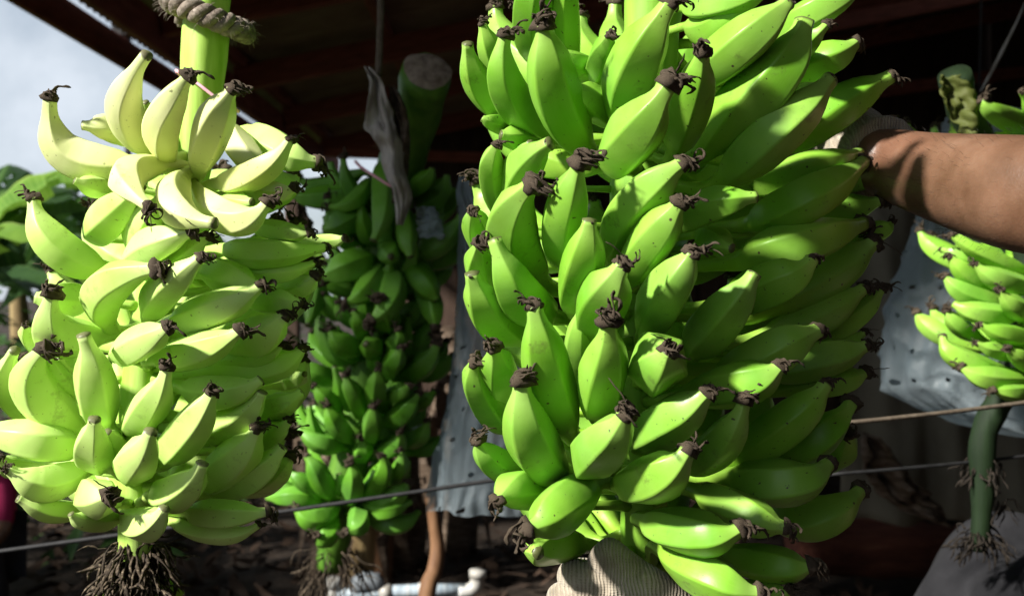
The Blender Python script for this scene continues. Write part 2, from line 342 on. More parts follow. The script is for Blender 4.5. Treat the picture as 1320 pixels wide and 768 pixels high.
# ------------------------------------------------------------------ packing shed
EAVE, PITCH, XL, XR, Y0, Y1 = 2.66, .20, -2.02, 4.6, .74, 10.6
def roof_z(x): return EAVE + (x - XL) * PITCH
def shed():
    s = empty('shed', (XL, Y0, 0)); o0 = Vector((XL, Y0, 0))
    tag(s, 'dark open-sided packing shed with reddish roof beams and boarded walls', 'shed')
    # corrugated sheets laid side by side, one mesh shared
    wdt = .80; V, Fc = [], []; n = 40; L = XR - XL
    for i in range(2):
        for k in range(n + 1):
            y = wdt * 1.04 * k / n; V.append((L * i, y, L * i * PITCH + .012 * math.sin(k / n * 2 * math.pi * 10)))
    for k in range(n): Fc.append((k, k + 1, n + 2 + k, n + 1 + k))
    me = mesh('roof_sheet', V, Fc)
    q = 0; y = Y0
    while y < Y1 - .2:
        link('roof_sheet', me, M_ROOF, s, (0, y - Y0, EAVE + .07 + (.006 if q % 2 else 0))); y += wdt; q += 1
    def beam(name, a, b, wd, ht, mat=M_BEAM):
        a, b = Vector(a), Vector(b); d = b - a; me = bevelled_box(name, (d.length, wd, ht), .008)
        o = link(name, me, mat, s, (a + b) / 2 - o0, smooth=False); o.rotation_euler = d.to_track_quat('X', 'Z').to_euler(); return o
    for y in (2.3, 4.0, 5.2, 6.6, 8.0, 9.6):
        beam('rafter', (XL + .36, y, roof_z(XL + .36) - .075), (XR, y, roof_z(XR) - .075), .07, .15)
    for x in (-1.62, -.75, .2, 1.2, 2.2, 3.2):
        beam('purlin', (x, Y0 + .1, roof_z(x) + .02), (x, Y1, roof_z(x) + .02), .06, .07)
    # eave: outer board, a slit of daylight, inner board
    beam('eave_board', (XL - .03, Y0, EAVE - .02), (XL - .03, Y1, EAVE - .02), .035, .16)
    beam('eave_board', (XL + .33, Y0, roof_z(XL + .33) - .12), (XL + .33, Y1, roof_z(XL + .33) - .12), .05, .17)
    beam('tie_beam', P(1060, 33, 6.2), P(1330, -20, 6.6), .07, .09)
    beam('tie_beam', P(1040, 130, 8.8), P(1330, 92, 9.2), .08, .1)
    beam('tie_beam', P(420, 196, 8.9), P(760, 208, 8.9), .08, .08)
    for x, y in ((-1.74, 8.7), (4.3, 4.0), (4.3, 9.0)):
        me = bevelled_box('post', (.11, .11, roof_z(x)), .01); link('post', me, M_BOARD, s, Vector((x, y, roof_z(x) / 2 - .03)) - o0, smooth=False)
    # unseen bay added to cut sky fill: roof sheets, rafters, end wall behind camera
    xb = -.3; V, Fc = [], []; L2 = XR - xb
    for i in range(2):
        for k in range(n + 1): V.append((L2 * i, wdt * 1.04 * k / n, L2 * i * PITCH + .012 * math.sin(k / n * 2 * math.pi * 10)))
    for k in range(n): Fc.append((k, k + 1, n + 2 + k, n + 1 + k))
    me2 = mesh('roof_sheet', V, Fc); y = Y0 - wdt; q = 1
    while y > -5.2:
        link('roof_sheet', me2, M_ROOF, s, Vector((xb, y, roof_z(xb) + .07 + (.006 if q % 2 else 0))) - o0); y -= wdt; q += 1
    for y in (-1.0, -3.2): beam('rafter', (xb + .02, y, roof_z(xb) - .075), (XR, y, roof_z(XR) - .075), .07, .15)
    x = xb
    while x < XR:
        h = roof_z(x) + .05; link('wall_board', bevelled_box('wall_board', (.42, .025, h), .004), M_BOARD, s, Vector((x + .2, -5.0 + (.03 if int((x - xb) / .4 + .5) % 2 else 0), h / 2)) - o0, smooth=False); x += .4
    # back wall and right wall of upright boards
    rng = random.Random(5); bw = .22; x = -1.15
    while x < XR:
        h = roof_z(x) + .05; me = bevelled_box('wall_board', (bw + .02, .025, h), .004)
        o = link('wall_board', me, M_BOARD, s, Vector((x + bw / 2, Y1 - .3 + (.03 if int((x + 1.15) / bw + .5) % 2 else 0), h / 2)) - o0, smooth=False); x += bw
    y = -4.9  # wall carried on behind the camera, added to block sky light
    while y < Y1 - .4:
        h = 2.5 if 4.3 < y < 6.4 else roof_z(XR) + .05
        me = bevelled_box('wall_board', (.025, bw + .02, h), .004)
        link('wall_board', me, M_BOARD, s, Vector((XR - .1 + (.03 if int((y + 4.9) / bw + .5) % 2 else 0), y + bw / 2, h / 2)) - o0, smooth=False); y += bw
shed()

# ------------------------------------------------------------------ plants outside
def leaf_mesh(name, cp, width, tears=3, seed=0, droop=.25):
    rng = random.Random(seed); pts = spline(cp, 26); T, N, B = frames(pts); V, Fc, UV = [], [], []; nx = 9
    up = Vector((0, 0, 1)); torn = set(rng.sample(range(5, 24), tears))
    for i, p in enumerate(pts):
        t = i / 25; wd = width * (math.sin(math.pi * min(1, t * 1.02) ** .75) ** .6 if 0 < t < 1 else .02)
        side = T[i].cross(up); side = side.normalized() if side.length > .1 else N[i]; nn = side.cross(T[i])
        for k in range(nx):
            u = k / (nx - 1) * 2 - 1; fold = -abs(u) * droop * wd + .03 * wd * math.sin(i * 1.7 + k)
            V.append(p + side * (u * wd / 2) + nn * fold); UV.append((k / (nx - 1), t))
    for i in range(25):
        for k in range(nx - 1):
            if i in torn and (k < 3 if rng.random() < .5 else k > 4): continue
            a = i * nx + k; Fc.append((a, a + 1, a + nx + 1, a + nx))
    return mesh(name, V, Fc, UV)

def banana_plant(base, height, leaves, label, seed, group=None, dark=False):
    rng = random.Random(seed); base = Vector(base); pl = empty('banana_plant', base); tag(pl, label, 'banana plant', group)
    top = Vector((rng.uniform(-.1, .1), rng.uniform(-.1, .1), height * .62))
    tube('trunk', spline([(0, 0, -.05), top * .5 + Vector((.03, 0, 0)), top], 10), [interp(i / 9, [0, 1], [.11, .05]) for i in range(10)], M_TRUNK, pl, 14)
    for i in range(leaves):
        a = i * 2.4 + rng.uniform(-.4, .4); L = height * rng.uniform(.5, .75); e = rng.uniform(.25, .9); d = Vector((math.cos(a), math.sin(a), 0))
        cp = [top + Vector((0, 0, -.1)), top + d * L * .25 + Vector((0, 0, L * .35 * e)), top + d * L * .65 + Vector((0, 0, L * .45 * e)), top + d * L * 1.05 + Vector((0, 0, L * (.45 * e - .3)))]
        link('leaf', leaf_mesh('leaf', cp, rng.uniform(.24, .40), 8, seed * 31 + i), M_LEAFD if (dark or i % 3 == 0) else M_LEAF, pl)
    return pl

banana_plant((-2.75, 5.2, 0), 2.35, 9, 'nearest banana plant at the left edge with light green leaves against the sky', 11)
banana_plant((-2.35, 6.6, 0), 2.0, 9, 'darker low banana plant behind the pale bunch, under the open sky', 12, None, True)
banana_plant((-3.4, 7.6, 0), 2.5, 8, 'banana plant farther back at the left edge, under the cloud', 13, None, True)
GL = ['dark banana plant outside the left edge, nearest the camera', 'green banana plant outside the left edge, beside the eave', 'dark banana plant outside the left edge, farthest from the shed', 'tall green banana plant outside the left edge behind the others', 'dark banana plant beyond the pole under the open sky', 'small far banana plant seen under the eave behind the pole', 'far dark banana plant deep in the grove at left']  # first four plants are unseen, added to shade the ground at left
for i, (x, y, h) in enumerate([(-3.5, 2.6, 2.3), (-3.2, 3.9, 2.4), (-4.3, 1.6, 2.4), (-4.6, 3.4, 2.7), (-3.0, 8.6, 2.3), (-2.6, 10.4, 2.4), (-4.2, 9.8, 2.6)]):
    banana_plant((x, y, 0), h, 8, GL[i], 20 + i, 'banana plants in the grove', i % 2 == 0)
for i, (x, y, h) in enumerate([(6.0, 5.5, 3.4), (6.6, 7.4, 3.6)]):
    banana_plant((x, y, 0), h, 9, ['banana plant outside the wall gap at the upper right corner', 'taller banana plant farther back outside the right wall'][i], 40 + i, 'plants beyond the right wall')

def undergrowth():
    rng = random.Random(9); V, Fc, UV = [], [], []
    for q in range(4600):
        if q >= 2600: c = Vector((rng.uniform(-7.5, -4.6), rng.uniform(-6, 3), 0)); hmax = 3.3  # tall unseen foliage added to block low sky light
        elif rng.random() < .62: c = Vector((rng.uniform(-4.5, -1.75), rng.uniform(5.2, 12), 0)); hmax = 1.25
        else: c = Vector((rng.uniform(-14, -3), rng.uniform(11, 16), 0)); hmax = 2.2
        c.z = rng.random() ** (1.3 if q < 2600 else 1) * hmax; a = rng.uniform(0, 6.28); L = rng.uniform(.12, .34) * (1 if q < 2600 else 2); W = L * rng.uniform(.25, .4)
        u = Vector((math.cos(a), math.sin(a), rng.uniform(-.6, .5))).normalized(); v = u.cross(Vector((rng.uniform(-.5, .5), rng.uniform(-.5, .5), 1))).normalized()
        k = len(V); m = c + u * L * .45; up = v.cross(u) * W * .15
        V += [c, m - v * W / 2 + up, c + u * L, m + v * W / 2 + up, m]; Fc += [(k, k + 1, k + 4), (k + 1, k + 2, k + 4), (k + 2, k + 3, k + 4), (k + 3, k, k + 4)]
        UV += [(.5, 0), (0, .5), (.5, 1), (1, .5), (.5, .5)]
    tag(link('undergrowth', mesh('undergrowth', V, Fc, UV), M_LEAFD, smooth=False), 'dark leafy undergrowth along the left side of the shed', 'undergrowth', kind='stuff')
undergrowth()

# ------------------------------------------------------------------ banana bunches
def dried_variant(seed):
    """shrivelled flower remains, unit neck radius; the neck cap points +Z, the withered strips sag towards +X"""
    rng = random.Random(seed); V, Fc = [], []
    pts = [Vector((0, 0, z)) for z in (-.3, .1, .45, .75)]
    def sec(i, a): return 1 + .18 * math.sin(a * 3 + seed) + .14 * math.sin(a * 7 + i * 2 + seed)
    v, f, _ = tube_data(pts, [1.0, 1.02, .8, .4], 12, True, sec, 0); V += v; Fc += f
    ns = rng.randint(8, 13); lean = Vector((rng.uniform(.15, .45), rng.uniform(-.2, .2), 0)); tuft = rng.uniform(.17, .26)
    for q in range(ns):
        a = q / ns * 6.28 + rng.uniform(-.4, .4); d = Vector((math.cos(a), math.sin(a), 0)); p = d * rng.uniform(.45, .85) + Vector((0, 0, .25)); L = tuft * rng.uniform(.75, 1.15) * (1.5 if q == 0 else 1)
        dirv = (Vector((0, 0, 1)) + d * .25).normalized(); pp = [p.copy()]; wob = Vector((0, 0, 0)); tw = rng.uniform(.2, .5)
        for k in range(11):
            wob = wob * .5 + Vector((rng.uniform(-1, 1), rng.uniform(-1, 1), rng.uniform(-1, 1))) * .30
            cen = Vector((p.x, p.y, 0)) - lean * p.z * 1.2; swirl = Vector((-cen.y, cen.x, 0)) * tw
            dirv = (dirv + lean * .75 - cen * .22 + swirl + wob + (Vector((.1, 0, -.18)) if k > 5 else Vector((0, 0, 0)))).normalized(); p = p + dirv * L; pp.append(p.copy())
        r0 = rng.uniform(.13, .27)
        rad = [r0 * (.95 + .25 * math.sin(k * 1.3 + seed + q)) * interp(k, [0, 6, 10, 11], [1, .85, .7, .35]) for k in range(12)]
        def sec2(i, an, s=seed + q): return (.66 + .46 * math.cos(an * 2 + i * .5 + s)) + .14 * math.sin(an * 3 + i + s)
        v, f, _ = tube_data(pp, rad, 8, True, sec2, len(V)); V += v; Fc += f
    if seed % 3 == 0:                                    # a stray thread
        pp = [Vector((0, 0, .5))]; dirv = Vector((.4, rng.uniform(-1, 1), .5)).normalized()
        for k in range(8): dirv = (dirv + Vector((rng.uniform(-.3, .3), rng.uniform(-.3, .3), rng.uniform(-.3, .3)))).normalized(); pp.append(pp[-1] + dirv * .42)
        v, f, _ = tube_data(pp, [.07] * 8 + [.03], 5, True, None, len(V)); V += v; Fc += f
    me = mesh('dried_tip', V, Fc); me.materials.append(M_DRY); me.polygons.foreach_set('use_smooth', [True] * len(me.polygons)); return me
DRY = [dried_variant(i) for i in range(14)]
def blunt_variant(seed):
    def sec(i, a): return 1 + .10 * math.sin(a * 3 + seed + i) + .06 * math.sin(a * 5 + seed * 2)
    v, f, _ = tube_data([Vector((0, 0, z)) for z in (-.3, .0, .12, .15)], [.99, .98, .80, .45], 14, True, sec, 0)
    me = mesh('dried_tip', v, f); me.materials.append(M_DRY); me.polygons.foreach_set('use_smooth', [True] * len(me.polygons)); return me
BLUNT = [blunt_variant(i) for i in range(3)]

SEG = 30
PH = np.concatenate([(q + np.array([0, .08, .25, .5, .75, .92])) / 5 for q in range(5)]) * 2 * np.pi
def penta(sharp, ph=PH):
    h = (ph % (2 * np.pi / 5)) - np.pi / 5
    poly = np.cos(np.pi / 5) / np.cos(h)
    return (1 - sharp) + sharp * poly * 1.10
BT = [0, .05, .12, .25, .4, .55, .7, .80, .88, .94, 1.0]
BR = [.50, .69, .85, .98, 1.0, .95, .79, .59, .40, .33, .33]

def banana(parent, o0, S, Bp, Mp, Tp, rad, mat, rng, dry=True, neck=1.0, blunt=False):
    """one finger: pedicel from the stalk point S, body from Bp through Mp to the flower end Tp"""
    C = Mp * 2 - (Bp + Tp) * .5
    nb = 22; pts, rr, tt = [], [], []
    d0 = (C - Bp).normalized(); L = (Tp - Bp).length; ln = (Bp - S).length
    for i in range(7):                                  # pedicel
        t = i / 7; c1 = S + (Bp - S) * .35; c2 = Bp - d0 * min(ln * .5, .05)
        pts.append(S * (1 - t) ** 3 + c1 * 3 * t * (1 - t) ** 2 + c2 * 3 * t * t * (1 - t) + Bp * t ** 3)
        rr.append(rad * interp(t, [0, .3, .7, 1], [.34, .27, .30, .50])); tt.append(t * .2)
    jig = rng.uniform(-.03, .03)
    for i in range(nb):
        t = (i / (nb - 1)) ** .92
        p = Bp * (1 - t) ** 2 + C * 2 * t * (1 - t) + Tp * t * t
        pts.append(p); rr.append(rad * interp(t, [x + (jig if 0 < x < .9 else 0) for x in BT], BR) * (1 if t < .7 else 1 + (neck - 1) * (t - .7) / .3)); tt.append(.2 + .8 * t)
    side = (pts[-1] - pts[-4]).normalized(); nb_ = Vector((rng.uniform(-.6, .6), rng.uniform(-.3, .3), rng.uniform(.1, 1))); nb_ = nb_ - side * nb_.dot(side); nb_ = nb_.normalized() if nb_.length > .1 else nb_
    amt = rng.uniform(.05, .42)
    for i in range(nb):
        t = (i / (nb - 1)) ** .92
        if t > .66: pts[7 + i] = pts[7 + i] + nb_ * rad * amt * ((t - .66) / .34) ** 1.7
    Tp = pts[-1]
    T, N, Bn = frames(pts)
    roll = rng.uniform(0, 2 * math.pi); tw = rng.uniform(-.5, .5); asym = rng.uniform(0, 6.28); sh = rng.uniform(.52, .85)
    P_ = np.array([tuple(p) for p in pts]) - np.array(tuple(Bp)); N_ = np.array([tuple(x) for x in N]); B_ = np.array([tuple(x) for x in Bn])
    rr = np.array(rr); tt = np.array(tt); n = len(pts)
    V = np.empty((n, SEG, 3)); UV = np.empty((n, SEG, 2))
    n1, n2, n3 = (rng.uniform(0, 50) for _ in range(3)); dent = rng.uniform(.02, .07)
    dn = np.array([[noise.noise((math.cos(a_) * 1.1 + n1, math.sin(a_) * 1.1 + n2, t_ * 4.5 + n3)) for a_ in PH] for t_ in tt])
    for i in range(n):
        s = sh * (np.interp(tt[i], [0, .2, .35, .8, .93, 1], [.3, .55, 1, 1, .7, .35]))
        a = PH + roll + tw * tt[i]; k = rr[i] * penta(s) * (1 + .035 * np.cos(PH * 2 + asym) + .02 * np.sin(PH * 3 + asym * 2 + tt[i] * 5) + dent * dn[i])
        V[i] = P_[i] + N_[i] * (np.cos(a) * k)[:, None] + B_[i] * (np.sin(a) * k)[:, None]
        UV[i, :, 0] = PH / 6.28319; UV[i, :, 1] = tt[i]
    tipc = P_[-1] + np.array(tuple(T[-1])) * rad * .08
    verts = np.vstack([V.reshape(-1, 3), tipc[None], P_[0][None]]); uv = np.vstack([UV.reshape(-1, 2), [[.5, 1.0], [.5, 0]]])
    Fc = []
    for i in range(n - 1):
        for k in range(SEG):
            k2 = (k + 1) % SEG; Fc.append((i * SEG + k, i * SEG + k2, (i + 1) * SEG + k2, (i + 1) * SEG + k))
    e = (n - 1) * SEG; ct = n * SEG
    for k in range(SEG): Fc.append((e + k, e + (k + 1) % SEG, ct)); Fc.append(((k + 1) % SEG, k, ct + 1))
    o = link('banana', mesh('banana', verts, Fc, uv), mat, parent, Bp - o0)
    if dry:
        t = T[-1]; me = rng.choice(BLUNT) if blunt else rng.choice(DRY)
        sag = Vector((rng.uniform(-.7, .7), rng.uniform(-.5, .3), -1)); sag = sag - t * sag.dot(t); sag = sag.normalized() if sag.length > .05 else t.orthogonal().normalized()
        m = Matrix((sag, t.cross(sag), t)).transposed().to_4x4()
        k = link('dried_tip', me, None, o)
        k.matrix_local = Matrix.Translation(Tp - Bp - t * float(rr[-1]) * .1) @ m @ Matrix.Scale(float(rr[-1]) * (rng.uniform(.90, .98) if blunt else rng.uniform(1.0, 1.5)), 4)
    return o

def bunch(label, axis, Ds, Rt, Rm, Rb, items, mat, stalk_mat, stalk_r, seed, fill, inner=(), top_cut=False):
    """axis: photo-pixel polyline of the stalk at depth Ds; items: tip, mid, base pixels and width, then options"""
    rng = random.Random(seed); ay = [a[1] for a in axis]; ax = [a[0] for a in axis]
    cp = [P(a[0], a[1], a[2] if len(a) > 2 else Ds) for a in axis]; root = empty('banana_bunch', cp[-1]); o0 = cp[-1]; tag(root, label, 'banana bunch')
    pts = spline(cp, 40); nr = len(pts)
    st = tube('stalk', [p - o0 for p in pts], [stalk_r * interp(i / (nr - 1), [0, .25, .8, 1], [1.0, .95, .8, .5]) * (1 + .05 * math.sin(i * 1.9)) for i in range(nr)], stalk_mat, root, 18,
              lambda i, a: 1 + .03 * math.sin(a * 5 + 1) + .02 * math.sin(a * 3 + i * .3))
    if top_cut:
        d = (pts[0] - pts[1]).normalized(); V = []; rc = stalk_r * .97; t1 = d.orthogonal().normalized(); t2 = d.cross(t1)
        for q, (rr_, hh) in enumerate(((1.0, .001), (.8, .006), (.4, .007))):
            for k in range(24):
                a = k / 24 * 6.2832; V.append(pts[0] - o0 + (t1 * math.cos(a) + t2 * math.sin(a)) * rc * rr_ * (1 + .05 * math.sin(a * 3)) + d * (hh + .002 * math.sin(a * 4 + q)))
        V.append(pts[0] - o0 + d * .006); Fc = [(q * 24 + k, q * 24 + (k + 1) % 24, (q + 1) * 24 + (k + 1) % 24, (q + 1) * 24 + k) for q in range(2) for k in range(24)] + [(48 + k, 48 + (k + 1) % 24, 72) for k in range(24)]
        c = link('cut_end', mesh('cut_end', V, Fc), M_CUT, st); c.location = (0, 0, 0); tag(c, 'pale brown cut end of the stalk')
    def onax(py):
        return P(interp(py, ay, ax), py, Ds)
    def place(px, py, r, dd=0):
        u = (px - interp(py, ay, ax)) / F * Ds
        return P(px, py, Ds - math.sqrt(max(r * r - u * u, 0)) + dd)
    for it in items:
        tx, ty, mx_, my, bx, by, wpx = it[:7]; op = it[7] if len(it) > 7 else {}
        T_ = place(tx, ty, Rt * op.get('r', 1), op.get('dt', op.get('d', 0))); M_ = place(mx_, my, Rm * op.get('r', 1), op.get('dm', op.get('d', 0))); B_ = place(bx, by, Rb * op.get('r', 1), op.get('db', op.get('d', 0)))
        S_ = onax(by + 12); dv = B_ - S_; S_ = S_ + dv.normalized() * min(stalk_r * .8, dv.length * .5)
        rad = wpx / F * M_.y * .5 * rng.uniform(.96, 1.02)
        dr = op.get('dry', 1)
        banana(root, o0, S_, B_, M_, T_, rad, op.get('m', mat), rng, dry=dr > 0, blunt=(dr == 2 or rng.random() < .06), neck=op.get('neck', 1))
    for (py, n) in inner:                                # inner tiers that fill the mass behind the foremost fingers
        c = onax(py); up = Vector((0, 0, 1)); ph0 = rng.uniform(0, 6.28)
        for k in range(n):
            a = ph0 + 2 * math.pi * k / n + rng.uniform(-.15, .15); d = Vector((math.cos(a), math.sin(a), 0)); r = Rt * rng.uniform(.62, .8); jz = rng.uniform(-.02, .02); tl = rng.uniform(.02, .07)
            banana(root, o0, c + d * stalk_r * .7, c + d * r * .42 + up * (jz - .02), c + d * r * .8 + up * jz, c + d * r + up * (tl + jz), rng.uniform(.017, .021), mat, rng, dry=rng.random() < .3)
    # the hands on the far side, which the camera sees only through gaps
    for (py, n, r, wmm, tilt) in fill:
        c = onax(py)
        for k in range(n):
            a = R(28) + R(124) * (k + .5) / n + rng.uniform(-.08, .08); d = Vector((math.cos(a), math.sin(a), 0)); up = Vector((0, 0, 1))
            jz = rng.uniform(-.012, .012)
            banana(root, o0, c + d * stalk_r * .7, c + d * r * .45 - up * (.015 - jz), c + d * r * .85 + up * (tilt * .3 + jz), c + d * r * 1.03 + up * (tilt + jz), wmm / 2000, mat, rng, dry=True)
    return root

B_ITEMS = [
 # tip, mid, base (photo px), width
 (626, 32, 642, 82, 685, 140, 40, dict(d=.05)),
 (609, 60, 624, 118, 690, 168, 44), (645, 48, 656, 115, 700, 170, 52, dict(d=-.005)),
 (709, 36, 713, 110, 752, 190, 70), (700, -60, 688, 12, 694, 78, 54, dict(d=.05)), (735, -50, 731, 14, 738, 80, 34, dict(d=.06)),
 (788, 45, 776, 72, 768, 105, 36, dict(d=.03)), (715, 70, 745, 85, 776, 100, 40, dict(d=.06, dry=0)), (735, 118, 765, 132, 790, 155, 46, dict(d=.05, dry=0)),
 (868, 8, 822, 78, 804, 150, 74), (862, 108, 822, 168, 790, 208, 74, dict(dt=-.015, d=-.015)),
 (904, 68, 894, 120, 872, 190, 56), (1018, 6, 958, 55, 895, 105, 62, dict(dry=2)), (1048, 38, 988, 108, 918, 185, 76, dict(dry=2)), (1074, 110, 1005, 165, 938, 228, 68, dict(dry=2, d=-.01)),
 (1150, 99, 1085, 137, 1010, 188, 58), (1106, 64, 1062, 78, 1000, 108, 50, dict(d=.04)), (1060, 112, 1030, 122, 980, 140, 30, dict(d=.04, dry=0)),
 (1118, -24, 1055, 14, 990, 48, 46, dict(d=.05)), (1000, -22, 938, 2, 888, 8, 46, dict(d=.03)), (965, -5, 925, 32, 892, 34, 44, dict(d=.05, dry=0)), (1066, 34, 1036, 60, 1000, 90, 32, dict(d=.05)),
 (637, 188, 636, 226, 650, 282, 38), (622, 156, 645, 160, 680, 168, 26, dict(d=.03, dry=2)), (684, 186, 680, 205, 692, 235, 32, dict(d=.03, dry=2)), (645, 176, 672, 178, 705, 184, 38, dict(d=.05, dry=0)),
 (712, 192, 674, 222, 664, 292, 52), (690, 240, 660, 290, 692, 358, 66, dict(d=-.01)), (753, 217, 727, 275, 727, 335, 60, dict(d=-.01)), (762, 285, 750, 345, 740, 395, 60, dict(dry=2, d=-.015)),
 (882, 216, 826, 258, 790, 325, 60), (880, 263, 844, 305, 808, 360, 57, dict(d=-.01)), (898, 330, 862, 372, 834, 428, 64, dict(d=-.015)),
 (974, 260, 926, 262, 880, 288, 48, dict(dry=2, d=-.01)), (942, 322, 925, 312, 905, 303, 36, dict(dry=2, d=.03)),
 (616, 273, 616, 300, 642, 350, 38), (622, 317, 618, 348, 642, 398, 42), (643, 309, 666, 372, 705, 405, 62, dict(dry=2, d=-.005)), (610, 351, 630, 400, 675, 432, 56, dict(dry=2, d=-.005)),
 (804, 352, 778, 383, 768, 432, 66, dict(d=-.02)), (694, 395, 704, 475, 730, 552, 66, dict(d=-.015)), (786, 414, 779, 475, 770, 528, 64, dict(d=-.02)),
 (863, 460, 850, 466, 838, 482, 78, dict(d=-.02)), (643, 452, 642, 482, 658, 522, 52), (610, 462, 622, 505, 655, 550, 52), (671, 493, 684, 565, 718, 606, 72, dict(d=-.015)),
 (752, 400, 745, 450, 752, 505, 40, dict(d=.03, dry=0)),
 (812, 538, 780, 572, 757, 598, 68, dict(d=-.03)), (918, 513, 866, 540, 828, 568, 64, dict(d=-.01)), (888, 586, 850, 614, 806, 624, 68, dict(d=-.025)),
 (612, 570, 640, 596, 685, 622, 44, dict(d=.01)), (650, 650, 666, 630, 716, 642, 54), (685, 690, 716, 660, 757, 628, 68, dict(d=-.012)), (690, 716, 702, 704, 748, 702, 50, dict(d=.02)),
 (955, 690, 900, 688, 838, 672, 60, dict(d=-.01)), (1012, 682, 966, 664, 905, 636, 56), (975, 772, 920, 746, 862, 712, 64, dict(d=-.01)), (1045, 732, 1000, 728, 930, 715, 50), (1020, 760, 985, 766, 930, 756, 36, dict(d=.02)),
 (1075, 606, 1015, 622, 945, 616, 62), (1108, 632, 1062, 664, 1000, 666, 58), (962, 520, 932, 568, 892, 600, 54), (1066, 497, 1020, 540, 950, 590, 60), (1098, 521, 1052, 564, 985, 592, 56), (1098, 562, 1075, 584, 1020, 602, 46, dict(d=.02)),
 (1055, 428, 1000, 452, 930, 490, 60, dict(d=-.01)), (1008, 479, 960, 494, 890, 508, 58, dict(d=-.01)), (977, 357, 935, 402, 896, 450, 64, dict(d=-.01)), (1052, 344, 1005, 364, 940, 388, 56), (1128, 313, 1070, 350, 990, 395, 62), (1115, 370, 1060, 404, 990, 432, 52), (1138, 373, 1105, 404, 1050, 440, 36, dict(d=.03)),
 (1115, 433, 1090, 440, 1050, 452, 30, dict(d=.03)), (1118, 450, 1065, 461, 990, 480, 50), (1118, 485, 1075, 492, 1010, 502, 38, dict(d=.02)),
 (1112, 216, 1045, 254, 975, 286, 58, dict(d=-.01)), (1148, 215, 1110, 222, 1060, 236, 46, dict(d=.03, dry=2)), (1108, 204, 1050, 218, 980, 242, 52, dict(d=.02, dry=0)), (1115, 290, 1040, 312, 960, 335, 60), (1135, 266, 1080, 272, 1000, 292, 46, dict(d=.02)), (1150, 290, 1135, 297, 1100, 312, 28, dict(d=.03)),
]
bunch('large glossy green bunch held up by gloved hands in the foreground', [(852, -140), (842, 0), (820, 300), (822, 520), (832, 700), (838, 790)], .98, .195, .165, .105, B_ITEMS, M_B, M_STALK_B, .027, 1,
      [(60, 8, .165, 42, .07), (190, 8, .17, 42, .07), (320, 8, .17, 42, .065), (450, 8, .17, 40, .06), (580, 8, .16, 38, .05), (690, 7, .14, 36, .03)])

